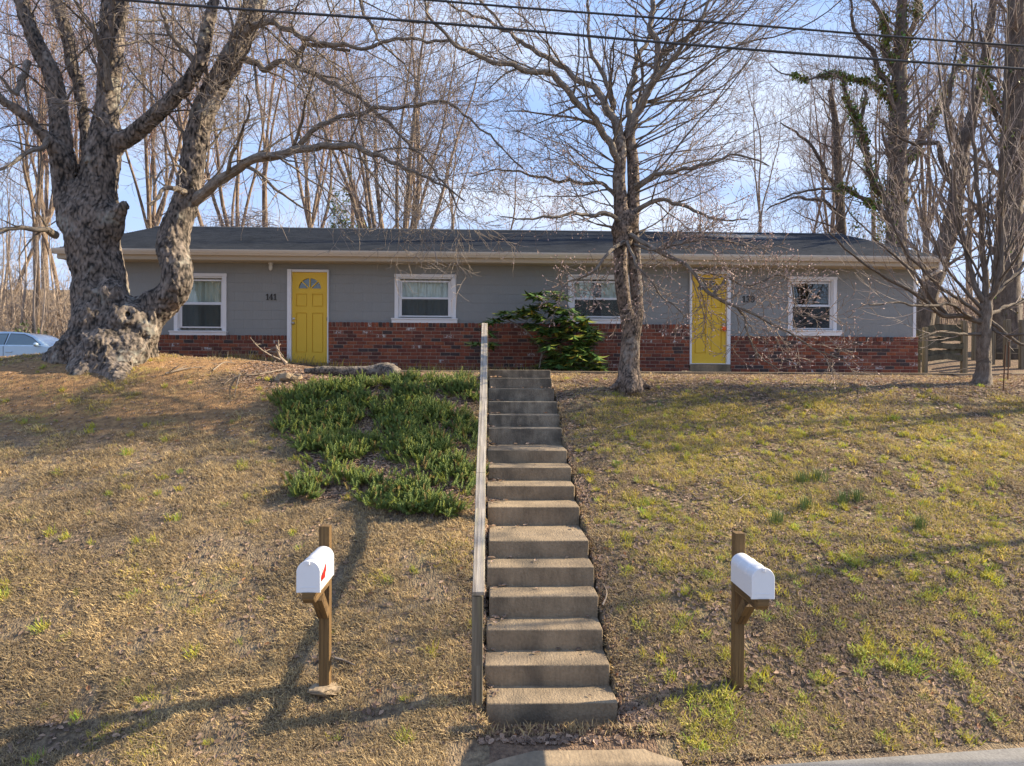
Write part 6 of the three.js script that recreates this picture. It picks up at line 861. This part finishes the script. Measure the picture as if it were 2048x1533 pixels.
// ---------------------------------------------------------------- wooden fence beyond the house end
{
  const D = 17, R = rngOf(6), f = thing('plank_fence', 'short weathered fence of warped horizontal planks beside the house end', 'fence', V(U(1890, 740, D).x, 0, -D)), q = (x, y, o = 0) => U(x, y, D + o);
  for (const [x, y1] of [[1850, 655], [1927, 642], [1936, 650]]) { const a = q(x, 742), b = q(x, y1); part(f, 'post', bx(a.x - 0.05, a.x + 0.05, groundY(a.x, D) - 0.2, b.y, -D - 0.05 + (x === 1936 ? -0.12 : 0), -D + 0.05 + (x === 1936 ? -0.12 : 0), 0.006), M.postWood); }
  const ys = [[655, 648], [664, 659], [677, 672], [689, 686], [700, 698], [711, 711]];
  ys.forEach(([l, r], i) => { const a = q(1853, l, -0.0), b = q(1925, r, 0), g = new THREE.BoxGeometry(b.x - a.x, 0.135, 0.022, 14, 1, 1), p = g.attributes.position; for (let k = 0; k < p.count; k++) { const t = p.getX(k) / (b.x - a.x) + 0.5; p.setXYZ(k, p.getX(k), p.getY(k) + lerp(a.y, b.y, t) - (a.y + b.y) / 2 + 0.03 * Math.sin(t * 5 + i * 2.3) * (0.5 + R()), p.getZ(k) + 0.02 * Math.sin(t * 4 + i)); } g.translate((a.x + b.x) / 2, (a.y + b.y) / 2 - 0.06, -D + (i % 2 ? 0.03 : -0.03)); g.computeVertexNormals(); part(f, 'plank', boxUV(g), M.mossyWood); });
  const f2 = thing('corner_fence', 'dark plank fence panel wedged against the brick house corner', 'fence', V(U(1842, 720, 17.6).x, 0, -17.6)); for (let i = 0; i < 5; i++) { const a = U(1834, 664 + i * 13, 18), b = U(1851, 662 + i * 13, 17.2); part(f2, 'plank', bar(a, b, 0.02, 0.13), M.mossyWood); } { const a = U(1836, 740, 17.9); part(f2, 'post', bx(a.x - 0.05, a.x + 0.05, -0.2, 1.05, -17.95, -17.85, 0.006), M.postWood); }
  // timber steps up the slope
  const st = thing('timber_steps', 'dark railway sleeper steps climbing the leafy slope behind the slim tree', 'steps', V(U(2010, 735, 19).x, 0, -19)), DS = 19.2; for (let i = 0; i < 6; i++) { const d = DS + i * 0.42, a = U(1988, 730, d), y = groundY(a.x, d) - 0.02 + i * 0.06; part(st, 'tread', bx(a.x, a.x + 1.15, y, y + 0.17, -d - 0.1, -d + 0.1, 0.012), std({ map: M.mossyWood.map, color: C(0.2, 0.17, 0.14) })); }
  const posts = [[1951, 645, 735, 19], [1984, 660, 735, 18.6], [2015, 640, 735, 18.4], [2046, 640, 738, 18.2], [1875, 615, 660, 25]]; for (const [x, y1, y2, d] of posts) { const a = U(x, y1, d), b = U(x, y2, d), g = groundY(a.x, d); solo('timber_post', x === 1951 ? 'mossy timber post between the fence and the slim tree' : x === 1984 ? 'timber post just behind the slim tree trunk' : x === 2015 ? 'timber post beside the sleeper steps' : x === 2046 ? 'timber post at the frame edge by the sleeper steps' : 'grey timber post on the slope above the plank fence', 'post', bx(a.x - 0.065, a.x + 0.065, Math.min(g, b.y) - 0.2, a.y, -d - 0.06, -d + 0.06, 0.008), M.postWood, V(a.x, g, -d), 'timber posts by the sleeper steps'); }
  // landing slab and rusty rods near the slim tree
  solo('concrete_slab', 'pale concrete slab on the ground beside the slim tree', 'slab', jitter(bx(U(1985, 745, 16).x, U(2110, 745, 16).x, -0.16, 0.02, -17.2, -15.4, 0.02), 0.02, 2), M.walk, V(11.8, 0, -16.3));
  for (const [x0, y0, x1, y1, l] of [[2006, 795, 2012, 690, 'thin rusty iron rod stuck in the lawn beside the slim tree'], [2016, 762, 2019, 682, 'second rusty iron rod standing behind the first']]) { const d = y0 > 780 ? 11.9 : 13, a = U(x0, y0, d), b = U(x1, y1, d), s = new TubeSet(); a.y = Math.min(a.y, groundY(a.x, d)) - 0.1; s.add([a, a.clone().lerp(b, 0.5), b], [0.011, 0.011, 0.011], 7); solo('iron_rod', l, 'rod', s.geo(), M.rust, V(a.x, groundY(a.x, d), -d)); }
}
// ---------------------------------------------------------------- log, rocks, sticks
{
  const onG = (px, py) => { let D = 10; for (let k = 0; k < 60; k++) { const q = U(px, py, D), g = groundY(q.x, D); D += clamp((q.y - g) * 1.1, -0.4, 0.4); } return [U(px, py, D), D]; };
  const D = 12.9, lg = blobMesh(capsOf([trace([[612, 742, 5], [645, 741, 8], [690, 743, 10], [735, 743, 11], [765, 741, 14], [782, 745, 15, -0.1], [792, 756, 12, -0.25], [797, 768, 6, -0.35]], D), trace([[765, 741, 12], [780, 736, 10, 0.1], [798, 742, 5, 0.3]], D)], 0.1), 0.012, 0.06, (x, y, z) => 0.012 * n3(x * 9, y * 9, z * 9) + 0.006 * n3(x * 30, y * 20, z * 30)); paint(lg, barkColour([0.12, 0.1, 0.082], [0.22, 0.2, 0.17], 2)); { const uv = new Float32Array(lg.attributes.position.count * 2); lg.setAttribute('uv', new THREE.BufferAttribute(uv, 2)); }
  const c = U(700, 745, D); solo('old_log', 'grey bleached log lying above the juniper near the yellow door', 'log', lg, M.barkV, V(c.x, c.y, -D));
  const rock = (px, py, r, sx, label, seed) => { const [q, d] = onG(px, py), g = new THREE.IcosahedronGeometry(r, 4); g.scale(sx, 0.55, 0.9); jitter(g, r * 0.35, 2.2 / r, seed); g.computeVertexNormals(); g.translate(q.x, q.y + r * 0.15, q.z); solo('rock', label, 'rock', boxUV(g), M.walk, V(q.x, q.y, q.z)); };
  rock(577, 760, 0.17, 1.25, 'rounded grey rock half buried on the lawn crest', 3); rock(1372, 748, 0.09, 1.6, 'small pale stone lying beside the right yellow door', 5); rock(1000, 1440, 0.05, 1.2, 'little stone at the bottom of the concrete stairs', 7);
  const R = rngOf(44), stick = (pts, r, label, kids = 0) => { const q = pts.map(([x, y, lift = 0.02], i) => { const [p] = onG(x, y); p.y += lift + r; return [p, r * (1 - 0.6 * i / (pts.length - 1))]; }), p = path(q, 0.06), s = new TubeSet(); s.add(p.p, p.r, 6, 0.15); for (let k = 0; k < kids; k++) { const i = Math.floor(R() * (p.p.length - 1)), a = p.p[i].clone(), w = rnd3(R); w.y = Math.abs(w.y) * 0.5; const b = a.clone().addScaledVector(w, 0.15 + 0.25 * R()), e = b.clone().addScaledVector(rnd3(R), 0.12); s.add([a, b, e], [p.r[i] * 0.6, p.r[i] * 0.4, 0.003], 5); } solo('fallen_branch', label, 'branch', s.geo(true), M.barkPale, q[0][0].clone()); };
  const br = (pts, r, D2, label) => { const q = path(pts.map(([x, y, o = 0], i) => [U(x, y, D2 + o), r * (1 - 0.7 * i / (pts.length - 1))]), 0.05), s = new TubeSet(); s.add(q.p, q.r, 6, 0.1); for (let k = 0; k < 7; k++) { const i = Math.floor((0.2 + 0.7 * R()) * (q.p.length - 1)), a = q.p[i].clone(), w = rnd3(R), b = a.clone().addScaledVector(w, 0.12 + 0.16 * R()), e = b.clone().addScaledVector(rnd3(R), 0.1); s.add([a, b, e], [q.r[i] * 0.6, q.r[i] * 0.4, 0.003], 5); } solo('fallen_branch', label, 'branch', s.geo(true), M.barkPale, q.p[0].clone()); };
  br([[572, 728], [560, 715, -0.05], [554, 700, -0.1], [552, 690, -0.1]], 0.045, 13.6, 'broken pale branch stub sticking up by the yellow door step'); br([[560, 720], [530, 705, -0.1], [512, 690, -0.2], [500, 675, -0.25]], 0.02, 13.5, 'thin broken branch leaning left beside the stub by the door');
  stick([[572, 742], [520, 752], [470, 762, 0.05], [448, 772]], 0.014, 'fallen branch with twigs lying between the rock and the old tree', 9); stick([[480, 752], [474, 775, 0.05], [468, 800, 0.03]], 0.012, 'forked stick pointing downhill from the fallen branch', 5); stick([[330, 752], [370, 742], [410, 738]], 0.016, 'pale stick lying in front of the left window', 3); stick([[425, 745], [450, 732, 0.05], [470, 730]], 0.013, 'short curved stick near the brick under the left window', 3);
  stick([[1205, 1218], [1212, 1205, 0.03], [1213, 1188, 0.02], [1206, 1175]], 0.012, 'curved bare stick beside the steps near the landing'); stick([[1232, 860], [1260, 852], [1287, 842]], 0.01, 'straight pale stick on the lawn right of the stairs'); stick([[1465, 1010], [1480, 1003], [1490, 993]], 0.012, 'pale stick on the lawn above the plain mailbox', 1); stick([[1128, 888], [1165, 880], [1225, 876]], 0.008, 'long thin twig lying just right of the middle steps', 1); stick([[360, 1315], [400, 1300], [425, 1290]], 0.006, 'thin straw stick on the lawn near the flagged mailbox'); stick([[700, 880], [760, 872], [800, 868]], 0.008, 'dead grey stick lying across the juniper');
  stick([[975, 1392, 0.02], [985, 1388], [995, 1384]], 0.016, 'short wood scrap on the bottom step edge beside the rail post'); stick([[1880, 748], [1905, 752], [1925, 760]], 0.02, 'grey stick near the plank fence foot', 1); stick([[670, 1325], [690, 1330], [712, 1340]], 0.014, 'root like stick beside the flagged mailbox foot');
}
renderer.render(scene, camera);
